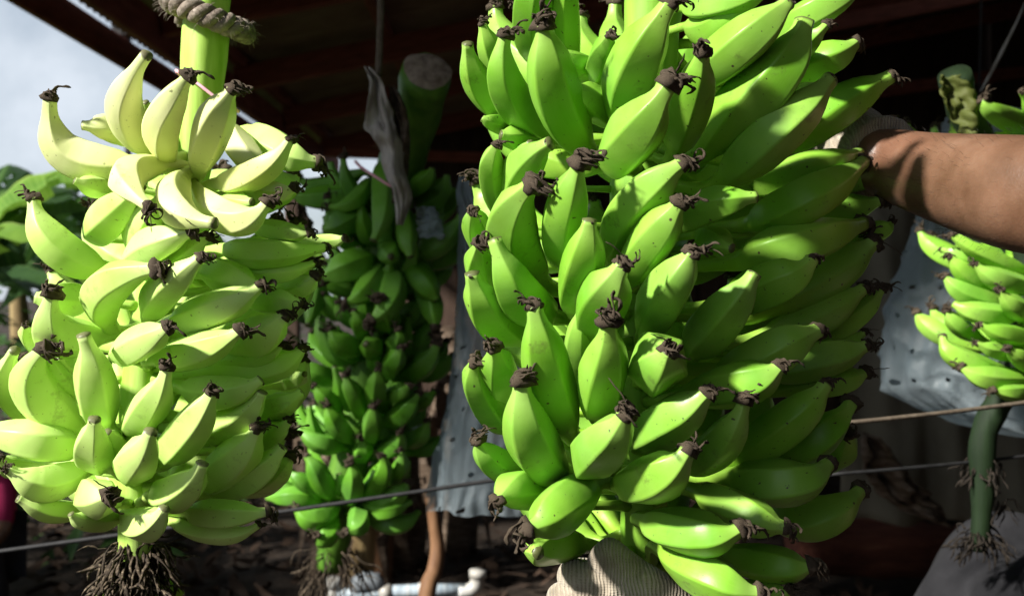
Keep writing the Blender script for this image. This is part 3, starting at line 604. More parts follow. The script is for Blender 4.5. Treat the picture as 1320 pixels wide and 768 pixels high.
Y = dict(m=M_Y)
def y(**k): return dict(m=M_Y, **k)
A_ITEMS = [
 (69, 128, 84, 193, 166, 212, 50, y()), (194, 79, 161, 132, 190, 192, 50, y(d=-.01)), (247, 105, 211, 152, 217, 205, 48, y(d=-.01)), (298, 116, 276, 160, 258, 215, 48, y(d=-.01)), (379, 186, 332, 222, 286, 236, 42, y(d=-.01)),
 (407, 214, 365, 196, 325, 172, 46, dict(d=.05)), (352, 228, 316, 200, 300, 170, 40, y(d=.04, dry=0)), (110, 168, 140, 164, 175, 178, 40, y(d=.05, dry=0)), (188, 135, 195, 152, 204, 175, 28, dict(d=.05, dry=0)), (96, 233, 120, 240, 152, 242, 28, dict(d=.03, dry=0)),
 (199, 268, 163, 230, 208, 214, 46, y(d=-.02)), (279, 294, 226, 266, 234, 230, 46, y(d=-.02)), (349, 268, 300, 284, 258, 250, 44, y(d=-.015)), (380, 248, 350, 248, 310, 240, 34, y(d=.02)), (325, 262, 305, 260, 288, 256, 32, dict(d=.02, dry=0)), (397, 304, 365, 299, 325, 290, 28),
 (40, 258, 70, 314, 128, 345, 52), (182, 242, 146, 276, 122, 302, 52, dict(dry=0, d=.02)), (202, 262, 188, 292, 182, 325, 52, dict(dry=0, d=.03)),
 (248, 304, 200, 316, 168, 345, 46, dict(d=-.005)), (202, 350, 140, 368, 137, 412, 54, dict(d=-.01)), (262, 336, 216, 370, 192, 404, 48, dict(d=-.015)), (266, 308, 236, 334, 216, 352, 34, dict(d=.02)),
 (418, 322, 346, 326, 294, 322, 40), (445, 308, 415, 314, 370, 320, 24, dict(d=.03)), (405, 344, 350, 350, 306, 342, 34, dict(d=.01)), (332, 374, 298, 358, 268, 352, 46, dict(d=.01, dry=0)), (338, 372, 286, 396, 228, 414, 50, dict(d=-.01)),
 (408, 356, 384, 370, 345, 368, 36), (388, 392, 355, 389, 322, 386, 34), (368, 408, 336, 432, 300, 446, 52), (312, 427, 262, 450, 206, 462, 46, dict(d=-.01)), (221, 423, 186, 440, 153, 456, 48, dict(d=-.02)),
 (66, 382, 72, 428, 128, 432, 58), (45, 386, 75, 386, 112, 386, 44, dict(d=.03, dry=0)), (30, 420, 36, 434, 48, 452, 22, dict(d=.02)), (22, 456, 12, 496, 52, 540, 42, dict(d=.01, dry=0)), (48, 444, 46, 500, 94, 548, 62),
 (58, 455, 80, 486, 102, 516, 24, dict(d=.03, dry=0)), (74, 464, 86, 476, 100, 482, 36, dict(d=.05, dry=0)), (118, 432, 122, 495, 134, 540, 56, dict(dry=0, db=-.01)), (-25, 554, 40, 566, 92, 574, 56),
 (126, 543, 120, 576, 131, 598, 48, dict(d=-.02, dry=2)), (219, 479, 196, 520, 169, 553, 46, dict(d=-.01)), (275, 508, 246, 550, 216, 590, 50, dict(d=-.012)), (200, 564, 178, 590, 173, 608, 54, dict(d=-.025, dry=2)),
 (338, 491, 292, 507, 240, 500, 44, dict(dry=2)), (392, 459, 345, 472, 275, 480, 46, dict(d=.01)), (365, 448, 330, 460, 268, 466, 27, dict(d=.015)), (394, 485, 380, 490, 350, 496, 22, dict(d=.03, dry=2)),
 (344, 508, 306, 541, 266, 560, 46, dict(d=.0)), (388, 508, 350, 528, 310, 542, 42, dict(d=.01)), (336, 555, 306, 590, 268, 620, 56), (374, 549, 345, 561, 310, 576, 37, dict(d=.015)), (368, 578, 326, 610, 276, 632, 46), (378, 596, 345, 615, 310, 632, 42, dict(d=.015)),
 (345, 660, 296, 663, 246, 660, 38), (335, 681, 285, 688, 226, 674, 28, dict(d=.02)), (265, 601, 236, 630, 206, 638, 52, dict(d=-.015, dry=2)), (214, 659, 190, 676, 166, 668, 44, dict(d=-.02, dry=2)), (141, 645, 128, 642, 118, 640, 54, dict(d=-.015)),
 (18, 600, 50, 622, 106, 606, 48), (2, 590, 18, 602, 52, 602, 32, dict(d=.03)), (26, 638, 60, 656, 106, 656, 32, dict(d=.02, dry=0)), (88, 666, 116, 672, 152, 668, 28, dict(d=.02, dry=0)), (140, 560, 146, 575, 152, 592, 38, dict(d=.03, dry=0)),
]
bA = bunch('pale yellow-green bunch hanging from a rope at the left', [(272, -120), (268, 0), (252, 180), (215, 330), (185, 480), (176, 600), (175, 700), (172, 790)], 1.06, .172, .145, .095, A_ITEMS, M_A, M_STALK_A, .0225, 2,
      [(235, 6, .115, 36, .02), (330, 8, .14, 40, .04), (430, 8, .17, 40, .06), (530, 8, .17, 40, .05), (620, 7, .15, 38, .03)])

C_ITEMS = [
 (385, 229, 415, 240, 462, 224, 27), (374, 251, 415, 256, 456, 246, 31), (424, 268, 456, 260, 472, 235, 24), (483, 312, 494, 265, 490, 218, 34, dict(dry=0)), (420, 300, 440, 286, 466, 270, 36, dict(dry=0)), (525, 332, 524, 300, 518, 268, 30, dict(dry=0)),
 (592, 274, 572, 308, 530, 325, 32), (602, 292, 586, 325, 545, 340, 30), (503, 332, 502, 328, 500, 318, 30, dict(dry=0)), (415, 358, 445, 346, 476, 335, 40), (447, 392, 472, 374, 490, 346, 30), (480, 415, 503, 385, 506, 350, 36), (563, 386, 549, 368, 525, 340, 36), (560, 422, 556, 395, 540, 360, 32),
 (400, 420, 404, 390, 412, 365, 30), (423, 428, 441, 442, 462, 450, 32), (457, 402, 464, 416, 471, 433, 28), (470, 443, 478, 447, 484, 452, 30), (490, 386, 497, 405, 501, 420, 36), (516, 428, 512, 440, 502, 452, 26), (520, 450, 508, 466, 500, 482, 30), (567, 445, 545, 470, 520, 482, 34), (583, 458, 565, 476, 540, 486, 27),
 (386, 470, 405, 480, 430, 490, 28), (442, 488, 455, 506, 468, 538, 29), (403, 500, 420, 514, 437, 532, 26), (420, 523, 433, 546, 452, 566, 28), (486, 477, 485, 501, 480, 532, 29), (481, 523, 480, 546, 477, 568, 27), (537, 508, 521, 531, 498, 543, 32), (562, 506, 545, 516, 528, 522, 22), (526, 500, 514, 505, 498, 508, 26),
 (385, 551, 412, 571, 441, 573, 28), (518, 557, 511, 573, 490, 580, 28), (553, 546, 540, 561, 520, 570, 28), (573, 561, 556, 575, 535, 582, 24),
 (396, 587, 411, 611, 426, 637, 30), (372, 611, 392, 621, 413, 638, 24), (345, 646, 376, 640, 411, 646, 28), (453, 598, 456, 621, 452, 645, 28), (497, 589, 490, 615, 470, 640, 32), (521, 581, 515, 606, 500, 625, 25), (525, 624, 505, 641, 470, 652, 30), (381, 654, 404, 670, 431, 656, 31), (449, 690, 462, 676, 460, 655, 28), (409, 690, 419, 694, 431, 670, 28), (541, 661, 511, 676, 476, 664, 28), (531, 646, 500, 656, 470, 652, 26),
]
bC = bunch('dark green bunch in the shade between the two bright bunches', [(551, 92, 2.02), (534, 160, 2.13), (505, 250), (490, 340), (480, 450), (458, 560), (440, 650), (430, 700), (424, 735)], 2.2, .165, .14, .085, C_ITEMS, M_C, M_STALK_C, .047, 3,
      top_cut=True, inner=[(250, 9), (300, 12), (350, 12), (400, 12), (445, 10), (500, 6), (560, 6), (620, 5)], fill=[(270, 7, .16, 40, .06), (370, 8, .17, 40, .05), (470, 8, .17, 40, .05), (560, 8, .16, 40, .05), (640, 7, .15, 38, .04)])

D_ITEMS = [
 (1225, 306, 1266, 326, 1322, 350, 24), (1213, 322, 1246, 331, 1290, 346, 22), (1225, 331, 1246, 353, 1282, 378, 28), (1256, 343, 1290, 361, 1332, 371, 31), (1218, 356, 1246, 379, 1290, 390, 28), (1286, 379, 1310, 396, 1336, 411, 30), (1228, 393, 1265, 404, 1310, 406, 30), (1218, 401, 1236, 419, 1262, 436, 26),
 (1263, 421, 1296, 431, 1336, 436, 30), (1258, 446, 1286, 451, 1322, 456, 24), (1210, 437, 1240, 463, 1300, 484, 32), (1298, 451, 1316, 463, 1336, 476, 26), (1238, 476, 1280, 489, 1332, 490, 33), (1280, 505, 1310, 506, 1342, 500, 24),
 (1265, 131, 1290, 150, 1338, 166, 32), (1320, 120, 1335, 145, 1350, 170, 30), (1340, 300, 1350, 330, 1345, 360, 30), (1362, 330, 1372, 365, 1360, 400, 30), (1350, 400, 1360, 430, 1350, 460, 30), (1375, 450, 1378, 470, 1360, 490, 30), (1330, 200, 1345, 230, 1340, 260, 30), (1290, 205, 1305, 230, 1325, 250, 30), (1280, 255, 1300, 275, 1325, 290, 30)]
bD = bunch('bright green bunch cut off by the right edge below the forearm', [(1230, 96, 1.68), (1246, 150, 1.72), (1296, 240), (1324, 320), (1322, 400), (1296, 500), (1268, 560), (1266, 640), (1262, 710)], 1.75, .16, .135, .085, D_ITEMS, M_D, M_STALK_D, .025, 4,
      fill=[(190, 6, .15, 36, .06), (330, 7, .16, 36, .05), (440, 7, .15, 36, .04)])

# ------------------------------------------------------------------ what hangs with the bunches
def strips(name, parent, o0, top, n, length, spread, r, seed, mat=M_DRY):
    """withered bracts dangling in a tangle"""
    rng = random.Random(seed); V, Fc = [], []; o0 = Vector(o0); top = Vector(top)
    for q in range(n):
        a = rng.uniform(0, 6.28); d = Vector((math.cos(a), math.sin(a), 0)); p = top + d * r * rng.uniform(.6, 1.1) + Vector((0, 0, -rng.random() * length * .5)); dirv = (d * spread + Vector((0, 0, -.5 + rng.uniform(-.3, .6)))).normalized(); pp = [p]
        for k in range(8):
            dirv = (dirv + Vector((rng.uniform(-.5, .5), rng.uniform(-.5, .5), rng.uniform(-.75, .3)))).normalized(); p = p + dirv * length * rng.uniform(.07, .12); pp.append(p)
        r0 = rng.uniform(.0008, .0024)
        v, f, _ = tube_data([x - o0 for x in pp], [r0, r0 * 1.2, r0, r0 * .8, r0, r0 * 1.3, r0, r0 * .7, r0 * .3], 6, True, lambda i, an: .7 + .5 * math.cos(an * 2 + i), len(V)); V += v; Fc += f
    o = link(name, mesh(name, V, Fc), mat, parent); tag(o, kind='stuff'); return o
oA = bA.location.copy()
strips('withered_bracts', bA, oA, P(178, 690, 1.06), 200, .066, .32, .015, 3)
strips('withered_bracts', bA, oA, P(172, 738, 1.05), 120, .045, .6, .02, 4)
rng = random.Random(8)
for k in range(16):                                       # green flower stubs at the lower end
    a = k * 2.4; d = Vector((math.cos(a), math.sin(a) , 0)); c = P(174, 742 + (k % 4) * 8, 1.06)
    tube('green_stub', [c + d * .012 - oA, c + d * .026 + Vector((0, 0, -.008)) - oA, c + d * (.036 + .012 * rng.random()) + Vector((0, 0, -.022)) - oA], [.0048, .0052, .0036], M_STALK_A, bA, 8)
strips('withered_bracts', bC, bC.location, P(430, 700, 2.2), 60, .12, .45, .03, 5)
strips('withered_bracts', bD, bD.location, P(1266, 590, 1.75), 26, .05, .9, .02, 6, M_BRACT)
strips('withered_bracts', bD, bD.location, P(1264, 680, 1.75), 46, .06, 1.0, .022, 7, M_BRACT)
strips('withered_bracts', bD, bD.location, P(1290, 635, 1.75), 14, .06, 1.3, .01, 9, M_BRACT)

def rope_loop():
    r = empty('rope', P(268, 22, 1.06)); tag(r, 'thick hairy hemp rope knotted around the pale bunch stalk', 'rope')
    e1 = Vector((.0325, 0, -.0132)); e2 = Vector((0, .0315, .004))
    for s in range(3):
        pp = []
        for k in range(121):
            a = k / 120 * 2 * math.pi; c = e1 * math.cos(a) + e2 * math.sin(a); out = c.normalized(); upv = Vector((0, 0, 1)); tw = a * 7 + s * 2.094
            pp.append(c * 1.05 + (out * math.cos(tw) + upv * math.sin(tw)) * .0062)
        tube('strand', pp, .0061, M_ROPE, r, 8)
    for s in range(3):                                    # lead going up to the roof
        pp = []
        for k in range(120):
            t = k / 119; tw = t * 40 + s * 2.094; pp.append(Vector((-.03 + .01 * t + math.cos(tw) * .006, .025 + math.sin(tw) * .006, -.002 + t * 1.62)))
        tube('strand', pp, .0058, M_ROPE, r, 7)
    rg = random.Random(2); V, Fc = [], []
    for q in range(260):                                  # loose fibres
        a = rg.uniform(0, 6.28); c = (e1 * math.cos(a) + e2 * math.sin(a)) * 1.05; n = c.normalized(); d = (n + Vector((rg.uniform(-.8, .8), rg.uniform(-.8, .8), rg.uniform(-.9, .9)))).normalized()
        p0 = c + d * .009; p1 = p0 + d * rg.uniform(.003, .008) + Vector((rg.uniform(-.002, .002),) * 3); v, f, _ = tube_data([p0, p1, p1 + d * .003 + Vector((0, 0, -.002))], [.00022, .0002, .0001], 3, True, None, len(V)); V += v; Fc += f
    tag(link('fibres', mesh('fibres', V, Fc), M_ROPE, r), kind='stuff')
rope_loop()
def string_ring(name, label, pts, mat, r):
    o0 = pts[0]; o = tube(name, spline(pts, 40), r, mat, None, 7, None, o0); return tag(o, label, 'string')
string_ring('pink_string', 'thin pink string tied across the pale bunch stalk', [P(227, 91, 1.045), P(252, 106, 1.028), P(285, 131, 1.028), P(304, 141, 1.045), P(305, 143, 1.06), P(280, 128, 1.094), P(240, 103, 1.094), P(228, 93, 1.05)], M_PINK, .0016)
string_ring('pink_string', 'dull pink string looped round the dark bunch stalk and dry leaf', [P(458, 208, 2.02), P(466, 216, 2.0), P(486, 229, 1.98), P(505, 240, 1.98), P(518, 239, 2.0), P(522, 236, 2.03)], M_PINK, .0028)
tag(tube('hanging_cord', spline([P(493, -420, 2.0), P(491, -20, 2.0), P(490, 40, 2.0), P(488, 98, 2.0)], 16), .0065, M_CORD, None, 10), 'straight tan cord hanging from the roof above the dark bunch', 'cord')

def crumpled_strip(name, label, cat, rows, depth, mat, amp=.012, seed=0, thick=.0015):
    """rows: (px, py, half width px) down the strip; a folded sheet with thickness"""
    n = 34; c = spline([P(a, b, depth) for a, b, _ in rows], n); hw = [interp(i / (n - 1) * (len(rows) - 1), range(len(rows)), [q[2] for q in rows]) / F * depth for i in range(n)]; V, Fc, UV = [], [], []; nx = 13
    for i in range(n):
        for k in range(nx):
            u = k / (nx - 1) * 2 - 1; q = c[i] + Vector((u * hw[i] * (1 + .25 * noise.noise((i * .35, seed, u))), 0, .25 * hw[i] * noise.noise((u * 2, i * .3, seed + 5))))
            q.y += amp * (noise.noise((u * 2.2 + seed, i * .22, 3)) * 1.6 + .7 * math.cos(u * 3.2 + i * .12)); V.append(q - c[0]); UV.append((k / (nx - 1), i / (n - 1)))
    for i in range(n - 1):
        for k in range(nx - 1): a = i * nx + k; Fc.append((a, a + 1, a + nx + 1, a + nx))
    o = link(name, mesh(name, V, Fc, UV), mat, None, c[0]); md = o.modifiers.new('t', 'SOLIDIFY'); md.thickness = thick; tag(o, label, cat); return o
crumpled_strip('dry_leaf', 'crumpled grey dry leaf hanging in front of the dark bunch stalk', 'leaf', [(474, 88, 3), (486, 108, 8), (489, 140, 15), (490, 165, 21), (503, 188, 15), (507, 220, 13), (518, 250, 12), (516, 290, 4)], 1.97, M_DLEAFP, .02, 1)
crumpled_strip('dry_leaf', 'brown dry leaf curled beside the grey one on the dark bunch', 'leaf', [(506, 112, 4), (513, 140, 10), (517, 175, 11), (516, 210, 10), (512, 240, 8), (508, 262, 3)], 2.0, M_DLEAF, .02, 2)
crumpled_strip('plastic_scrap', 'small pale plastic scrap lodged at the top right of the dark bunch', 'plastic scrap', [(548, 266, 12), (553, 285, 16), (556, 307, 17)], 2.06, M_BAG2, .006, 3, .0008)
crumpled_strip('dry_leaf', 'brown withered leaf poking out left of the dark bunch', 'leaf', [(388, 262, 3), (392, 282, 8), (395, 305, 10), (392, 330, 4)], 2.3, M_DLEAF, .02, 5)

def film_bag(name, label, rows, depth, thick, mat, seed, folds=7):
    """open-ended bag: rows (py, left px, right px); an oval sleeve with pleats and creases, UV in metres"""
    n = 90; nx = 150; V, Fc, UV = [], [], []; ys = [r[0] for r in rows]; o0 = P((rows[0][1] + rows[0][2]) / 2, rows[0][0], depth)
    for i in range(n):
        py = ys[0] + (ys[-1] - ys[0]) * i / (n - 1); l = interp(py, ys, [r[1] for r in rows]); rr_ = interp(py, ys, [r[2] for r in rows])
        a, b = P(l, py, depth), P(rr_, py, depth); c = (a + b) / 2; hx = (b.x - a.x) / 2; hy = thick * min(1, hx / .06)
        for k in range(nx):
            an = k / nx * 2 * math.pi; ca, sa = math.cos(an), math.sin(an)
            w1 = noise.noise((ca * 2.5, sa * 2.5 + seed, i * .04)); w2 = noise.noise((ca * 7, sa * 7 + seed, i * .13 + w1 * 2)); cr_ = 1 - abs(noise.noise((ca * 5 + i * .02, sa * 5 + seed * 2, i * .11)))
            f = 1 + .11 * w1 + .035 * w2 + .05 * cr_ ** 5 + .012 * math.sin(an * folds + seed + w1 * 4)
            V.append(c + Vector((ca * hx * f, sa * hy * f * (1 + .14 * w2), .014 * noise.noise((an * 2, seed, i * .1)))) - o0); UV.append((an * (hx + hy) * .5 * 1.05 + .01 * w2, (py - ys[0]) / F * depth + .012 * w1))
    for i in range(n - 1):
        for k in range(nx - 1): Fc.append((i * nx + k, i * nx + k + 1, (i + 1) * nx + k + 1, (i + 1) * nx + k))
        Fc.append((i * nx + nx - 1, i * nx, (i + 1) * nx, (i + 1) * nx + nx - 1))
    o = link(name, mesh(name, V, Fc, UV), mat, None, o0); return tag(o, label, 'plastic bag')
film_bag('plastic_bag', 'bluish vented plastic bag hanging between the dark and the large green bunch', [(228, 592, 612), (250, 588, 622), (290, 590, 650), (340, 592, 690), (430, 590, 715), (520, 578, 730), (600, 562, 735), (655, 555, 736)], 2.13, .07, M_BAG, 2)
film_bag('plastic_bag', 'bluish vented plastic bag hanging behind the bunch at the right edge', [(150, 1222, 1400), (220, 1205, 1440), (300, 1180, 1460), (400, 1154, 1470), (470, 1145, 1470), (500, 1149, 1465), (522, 1180, 1450), (543, 1225, 1430), (558, 1285, 1400), (560, 1300, 1390)], 2.12, .12, M_BAG, 5, 5)

def sheet_wall(name, label, cat, x0, x1, y0, y1, depth, mat, amp=.05, seed=0):
    n, m = 40, 60; V, Fc, UV = [], [], []; o0 = P(x0, y1, depth)
    for i in range(n):
        for k in range(m):
            q = P(x0 + (x1 - x0) * k / (m - 1), y0 + (y1 - y0) * i / (n - 1) + 8 * noise.noise((k * .12, seed, 1)) * (i / n), depth); q.y += amp * (math.sin(k * .5 + .6 * noise.noise((k * .1, i * .1, seed))) * .5 + noise.noise((k * .18, i * .06, seed)) * 1.3); V.append(q - o0); UV.append((k / m, i / n))
    for i in range(n - 1):
        for k in range(m - 1): a = i * m + k; Fc.append((a, a + 1, a + m + 1, a + m))
    o = link(name, mesh(name, V, Fc, UV), mat, None, o0); md = o.modifiers.new('t', 'SOLIDIFY'); md.thickness = .002; return tag(o, label, cat)
sheet_wall('tarp', 'dusty olive tarp hanging in the shade behind the right-hand plastic bag', 'tarp', 1085, 1480, 180, 672, 3.0, M_TARP, .05, 4)

crumpled_strip('leaf_sheath', 'torn green and yellowish leaf sheath clinging to the stub above the forearm', 'leaf', [(1222, 98, 12), (1232, 118, 22), (1240, 140, 20), (1250, 162, 12), (1254, 176, 5)], 1.66, M_LEAFY, .014, 9, .002)
# cables and lines
def line(name, label, a, b, r, mat, sag=.0, cat='cable'):
    pts = [a.lerp(b, t / 11) - Vector((0, 0, sag * math.sin(math.pi * t / 11))) for t in range(12)]
    return tag(tube(name, pts, r, mat, None, 8, None, a), label, cat)
line('cable', 'dark cable crossing low behind the pale bunch and in front of the dark one', P(-260, 745, 1.93), P(760, 600, 1.93), .0038, M_BLACK, .004)
line('rope', 'thin tan rope stretched right of the large green bunch, across the plastic bag', P(1040, 550, 1.5), P(1420, 505, 1.62), .0032, M_CORD, .003, 'rope')
line('cable', 'thin black wire below the tan rope at right, crossing the bare stalk', P(1060, 612, 1.72), P(1400, 578, 1.78), .0028, M_BLACK, .003)

# pole with a clamp at the eave
def eave_pole():
    d = 5.86; p = empty('pole', P(165, 384, d) * 1); p.location.z = 0; tag(p, 'thin dark pole with a clamp under the eave, behind the pale bunch', 'pole'); x, y = p.location.x, p.location.y
    tube('shaft', [(0, 0, 0), (.01, 0, 1), (0, 0, 2), (0, 0, 2.9)], .018, M_BLACK, p, 10)
    link('clamp', bevelled_box('clamp', (.10, .06, .09), .01), M_BLACK, p, (-.01, -.02, 2.78), smooth=False)
    tube('hook', [(-.05, -.02, 2.74), (-.07, -.03, 2.80), (-.03, -.03, 2.86), (.03, -.02, 2.88)], .012, M_BLACK, p, 8)
eave_pole()

def chain():
    d = 2.7; a, b = P(1266, -60, d), P(1262, 126, d); n = 46; c = empty('chain', b); tag(c, 'fine dark chain hanging at the upper right above the forearm', 'chain'); V, Fc = [], []
    for i in range(n):
        ctr = a.lerp(b, i / (n - 1)) - b; s = Vector((1, 0, 0)) if i % 2 else Vector((0, 1, 0)); pp = [ctr + s * math.cos(t) * .0038 + Vector((0, 0, math.sin(t) * .0062)) for t in [k / 8 * 6.2832 for k in range(9)]]
        v, f, _ = tube_data(pp, .0011, 5, False, None, len(V)); V += v; Fc += f
    tag(link('links', mesh('links', V, Fc), M_BLACK, c), kind='stuff')
    o = tube('white_strip', [P(1321, 4, 2.7), P(1310, 30, 2.7), P(1292, 66, 2.7), P(1276, 97, 2.7), P(1264, 118, 2.7)], [.002, .003, .0045, .004, .002], M_PVC, None, 6, None, P(1321, 4, 2.7)); tag(o, 'narrow white strip slanting beside the chain at upper right', 'strip')
chain()

# ------------------------------------------------------------------ things on the shed floor
def pipes():
    d = 4.4; r = empty('water_pipe', P(520, 762, d)); o0 = r.location.copy(); tag(r, 'white and pale blue plastic water pipe with grey valve on the soil', 'pipe')
    def q(x, y, dd=0): return P(x, y, d + dd) - o0
    tube('pipe', [q(436, 766), q(470, 764), q(548, 760), q(600, 760)], .026, M_PVCB, r, 16)
    tube('coupling', [q(490, 763), q(505, 762)], .032, M_PVC, r, 16); tube('coupling', [q(540, 761), q(552, 760)], .032, M_PVC, r, 16)
    tube('riser', [q(430, 800), q(430, 770), q(430, 752)], .027, M_PVC, r, 16); tube('cap', [q(430, 757), q(430, 747), q(430, 744)], [.033, .034, .026], M_PVC, r, 16)
    tube('elbow', spline([q(592, 761), q(606, 760), q(614, 752), q(616, 736)], 12), .028, M_PVC, r, 16); tube('collar', [q(616, 744), q(616, 734)], .034, M_PVC, r, 16)
    tube('valve', spline([q(455, 762), q(465, 752), q(480, 750), q(492, 758)], 12), [.02, .03, .036, .04, .042, .043, .042, .04, .038, .036, .03, .02], M_GREYV, r, 14); tube('valve_handle', [q(470, 748), q(478, 742), q(490, 741)], .012, M_GREYV, r, 8)
pipes()
tag(tube('stick', spline([P(556, 640, 3.3), P(560, 672, 3.3), P(564, 705, 3.3), P(560, 735, 3.28), P(550, 768, 3.25), P(540, 900, 3.2), P(536, 985, 3.15)], 24), [interp(i / 23, [0, .5, 1], [.017, .024, .03]) for i in range(24)], M_STICK, None, 12, None, P(536, 985, 3.15)), 'crooked orange-brown stick standing in front of the pale pipe', 'stick')
for i, (px, w_, d, h, lab) in enumerate([(463, .055, 4.9, 1.15, 'straw-coloured dead banana trunk just left of the crooked stick'), (487, .06, 5.2, 1.2, 'reddish-brown dead banana trunk left of the crooked stick'), (522, .09, 5.5, 1.15, 'wide dull brown dead banana trunk behind the grey valve'), (428, .06, 5.3, .95, 'dark dead banana trunk under the tip of the dark bunch'), (590, .09, 5.8, 1.2, 'shadowed dead trunk right of the crooked stick')]):
    b = P(px, 384, d); b.z = 0; t = empty('dead_trunk', b); tag(t, lab, 'trunk')
    tube('stem', spline([(0, 0, -.03), (.02, 0, h * .5), (-.02, .03, h)], 14), [w_ * (1.1 - .3 * k / 13) for k in range(14)], M_TRUNK if i in (0,) else M_STICK if i == 1 else M_DLEAF, t, 12, lambda j, a: 1 + .12 * math.sin(a * 5 + j * .2) + .08 * math.sin(a * 2))
    for k in range(4):
        a = -1.6 + (k - 1.5) * .7; rg = random.Random(i * 9 + k); d_ = Vector((math.cos(a), math.sin(a), 0)); z0 = h * rg.uniform(.6, 1)
        o = link('dry_sheath', leaf_mesh('dry_sheath', [Vector((0, 0, z0)) + d_ * w_, Vector((0, 0, z0 - .1)) + d_ * (w_ + .06), Vector((0, 0, z0 - .4)) + d_ * (w_ + .08), Vector((0, 0, max(.03, z0 - .8))) + d_ * (w_ + .12)], .11, 3, i * 7 + k), M_DLEAF, t)
lg = tube('log', spline([P(1030, 706, 4.9), P(1100, 704, 5.0), P(1170, 706, 5.0), P(1245, 712, 5.1)], 26), [interp(i / 25, [0, .5, 1], [.115, .13, .12]) for i in range(26)], M_LOG, None, 20, lambda i, a: 1 + .07 * math.sin(a * 4 + i * .25) + .05 * math.sin(a * 9 + i * .6), P(1030, 706, 4.9)); tag(lg, 'red-brown log lying in the shade at lower right', 'log')
crumpled_strip('green_scrap', 'small yellow-green leaf scrap lying on the red-brown log', 'leaf', [(1128, 640, 5), (1140, 650, 11), (1150, 662, 12), (1158, 668, 5)], 4.85, M_LEAF, .03, 4, .004)
crumpled_strip('green_scrap', 'narrow bright green leaf blade drooping above the red-brown log', 'leaf', [(1153, 608, 2), (1158, 622, 5), (1163, 636, 4), (1160, 646, 2)], 4.4, M_LEAF, .02, 6, .004)
crumpled_strip('dry_leaf', 'dark dry leaf hanging above the log beside the big bunch', 'leaf', [(1118, 560, 8), (1135, 600, 26), (1165, 635, 30), (1195, 660, 24), (1215, 672, 8)], 2.8, M_DLEAF, .05, 8, .004)

def cloth_heap():
    """grey cloth thrown over something at the lower right"""
    d = 1.9; V, Fc, UV = [], [], []; n, m = 34, 40; c0 = P(1345, 760, d); c0.z = 0; top = CZ - (688 - 384) / F * d
    for i in range(n):
        t = i / (n - 1)
        for k in range(m):
            a = k / m * 2 * math.pi; rr_ = (.05 + .27 * t ** .55) * (1 + .10 * math.sin(a * 3 + 1) + .09 * math.sin(a * 7 + t * 3) * t + .12 * noise.noise((math.cos(a) * 2, math.sin(a) * 2, t * 3)))
            z = top * (1 - t ** 1.9) - .03 * math.sin(a * 2 + .6) * (1 - t); V.append((math.cos(a) * rr_, math.sin(a) * rr_ * .8, max(z, 0))); UV.append((k / m, t))
    for i in range(n - 1):
        for k in range(m): k2 = (k + 1) % m; Fc.append((i * m + k, (i + 1) * m + k, (i + 1) * m + k2, i * m + k2))
    V.append((0, 0, top + .005)); UV.append((.5, 0)); Fc += [((k + 1) % m, len(V) - 1, k) for k in range(m)]
    o = link('cloth', mesh('cloth', V, Fc, UV), M_CLOTH, None, c0); tag(o, 'rumpled dark grey cloth bulging up in the bottom right corner', 'cloth')
cloth_heap()

# ------------------------------------------------------------------ people
def skin_mesh(name, verts, edges, mat, parent, loc, sub=2, root=0):
    me = bpy.data.meshes.new(name); me.from_pydata([tuple(Vector(v[0]) - Vector(loc)) for v in verts], edges, []); me.update()
    o = bpy.data.objects.new(name, me); COL.objects.link(o); me.materials.append(mat)
    if parent is not None: o.parent = parent
    md = o.modifiers.new('skin', 'SKIN'); md.use_smooth_shade = True
    for i, v in enumerate(verts):
        q = me.skin_vertices[0].data[i]; r = v[1]; q.radius = (r, r) if not hasattr(r, '__len__') else r; q.use_root = (i == root)
    sb = o.modifiers.new('sub', 'SUBSURF'); sb.levels = sub; sb.render_levels = sub
    return o

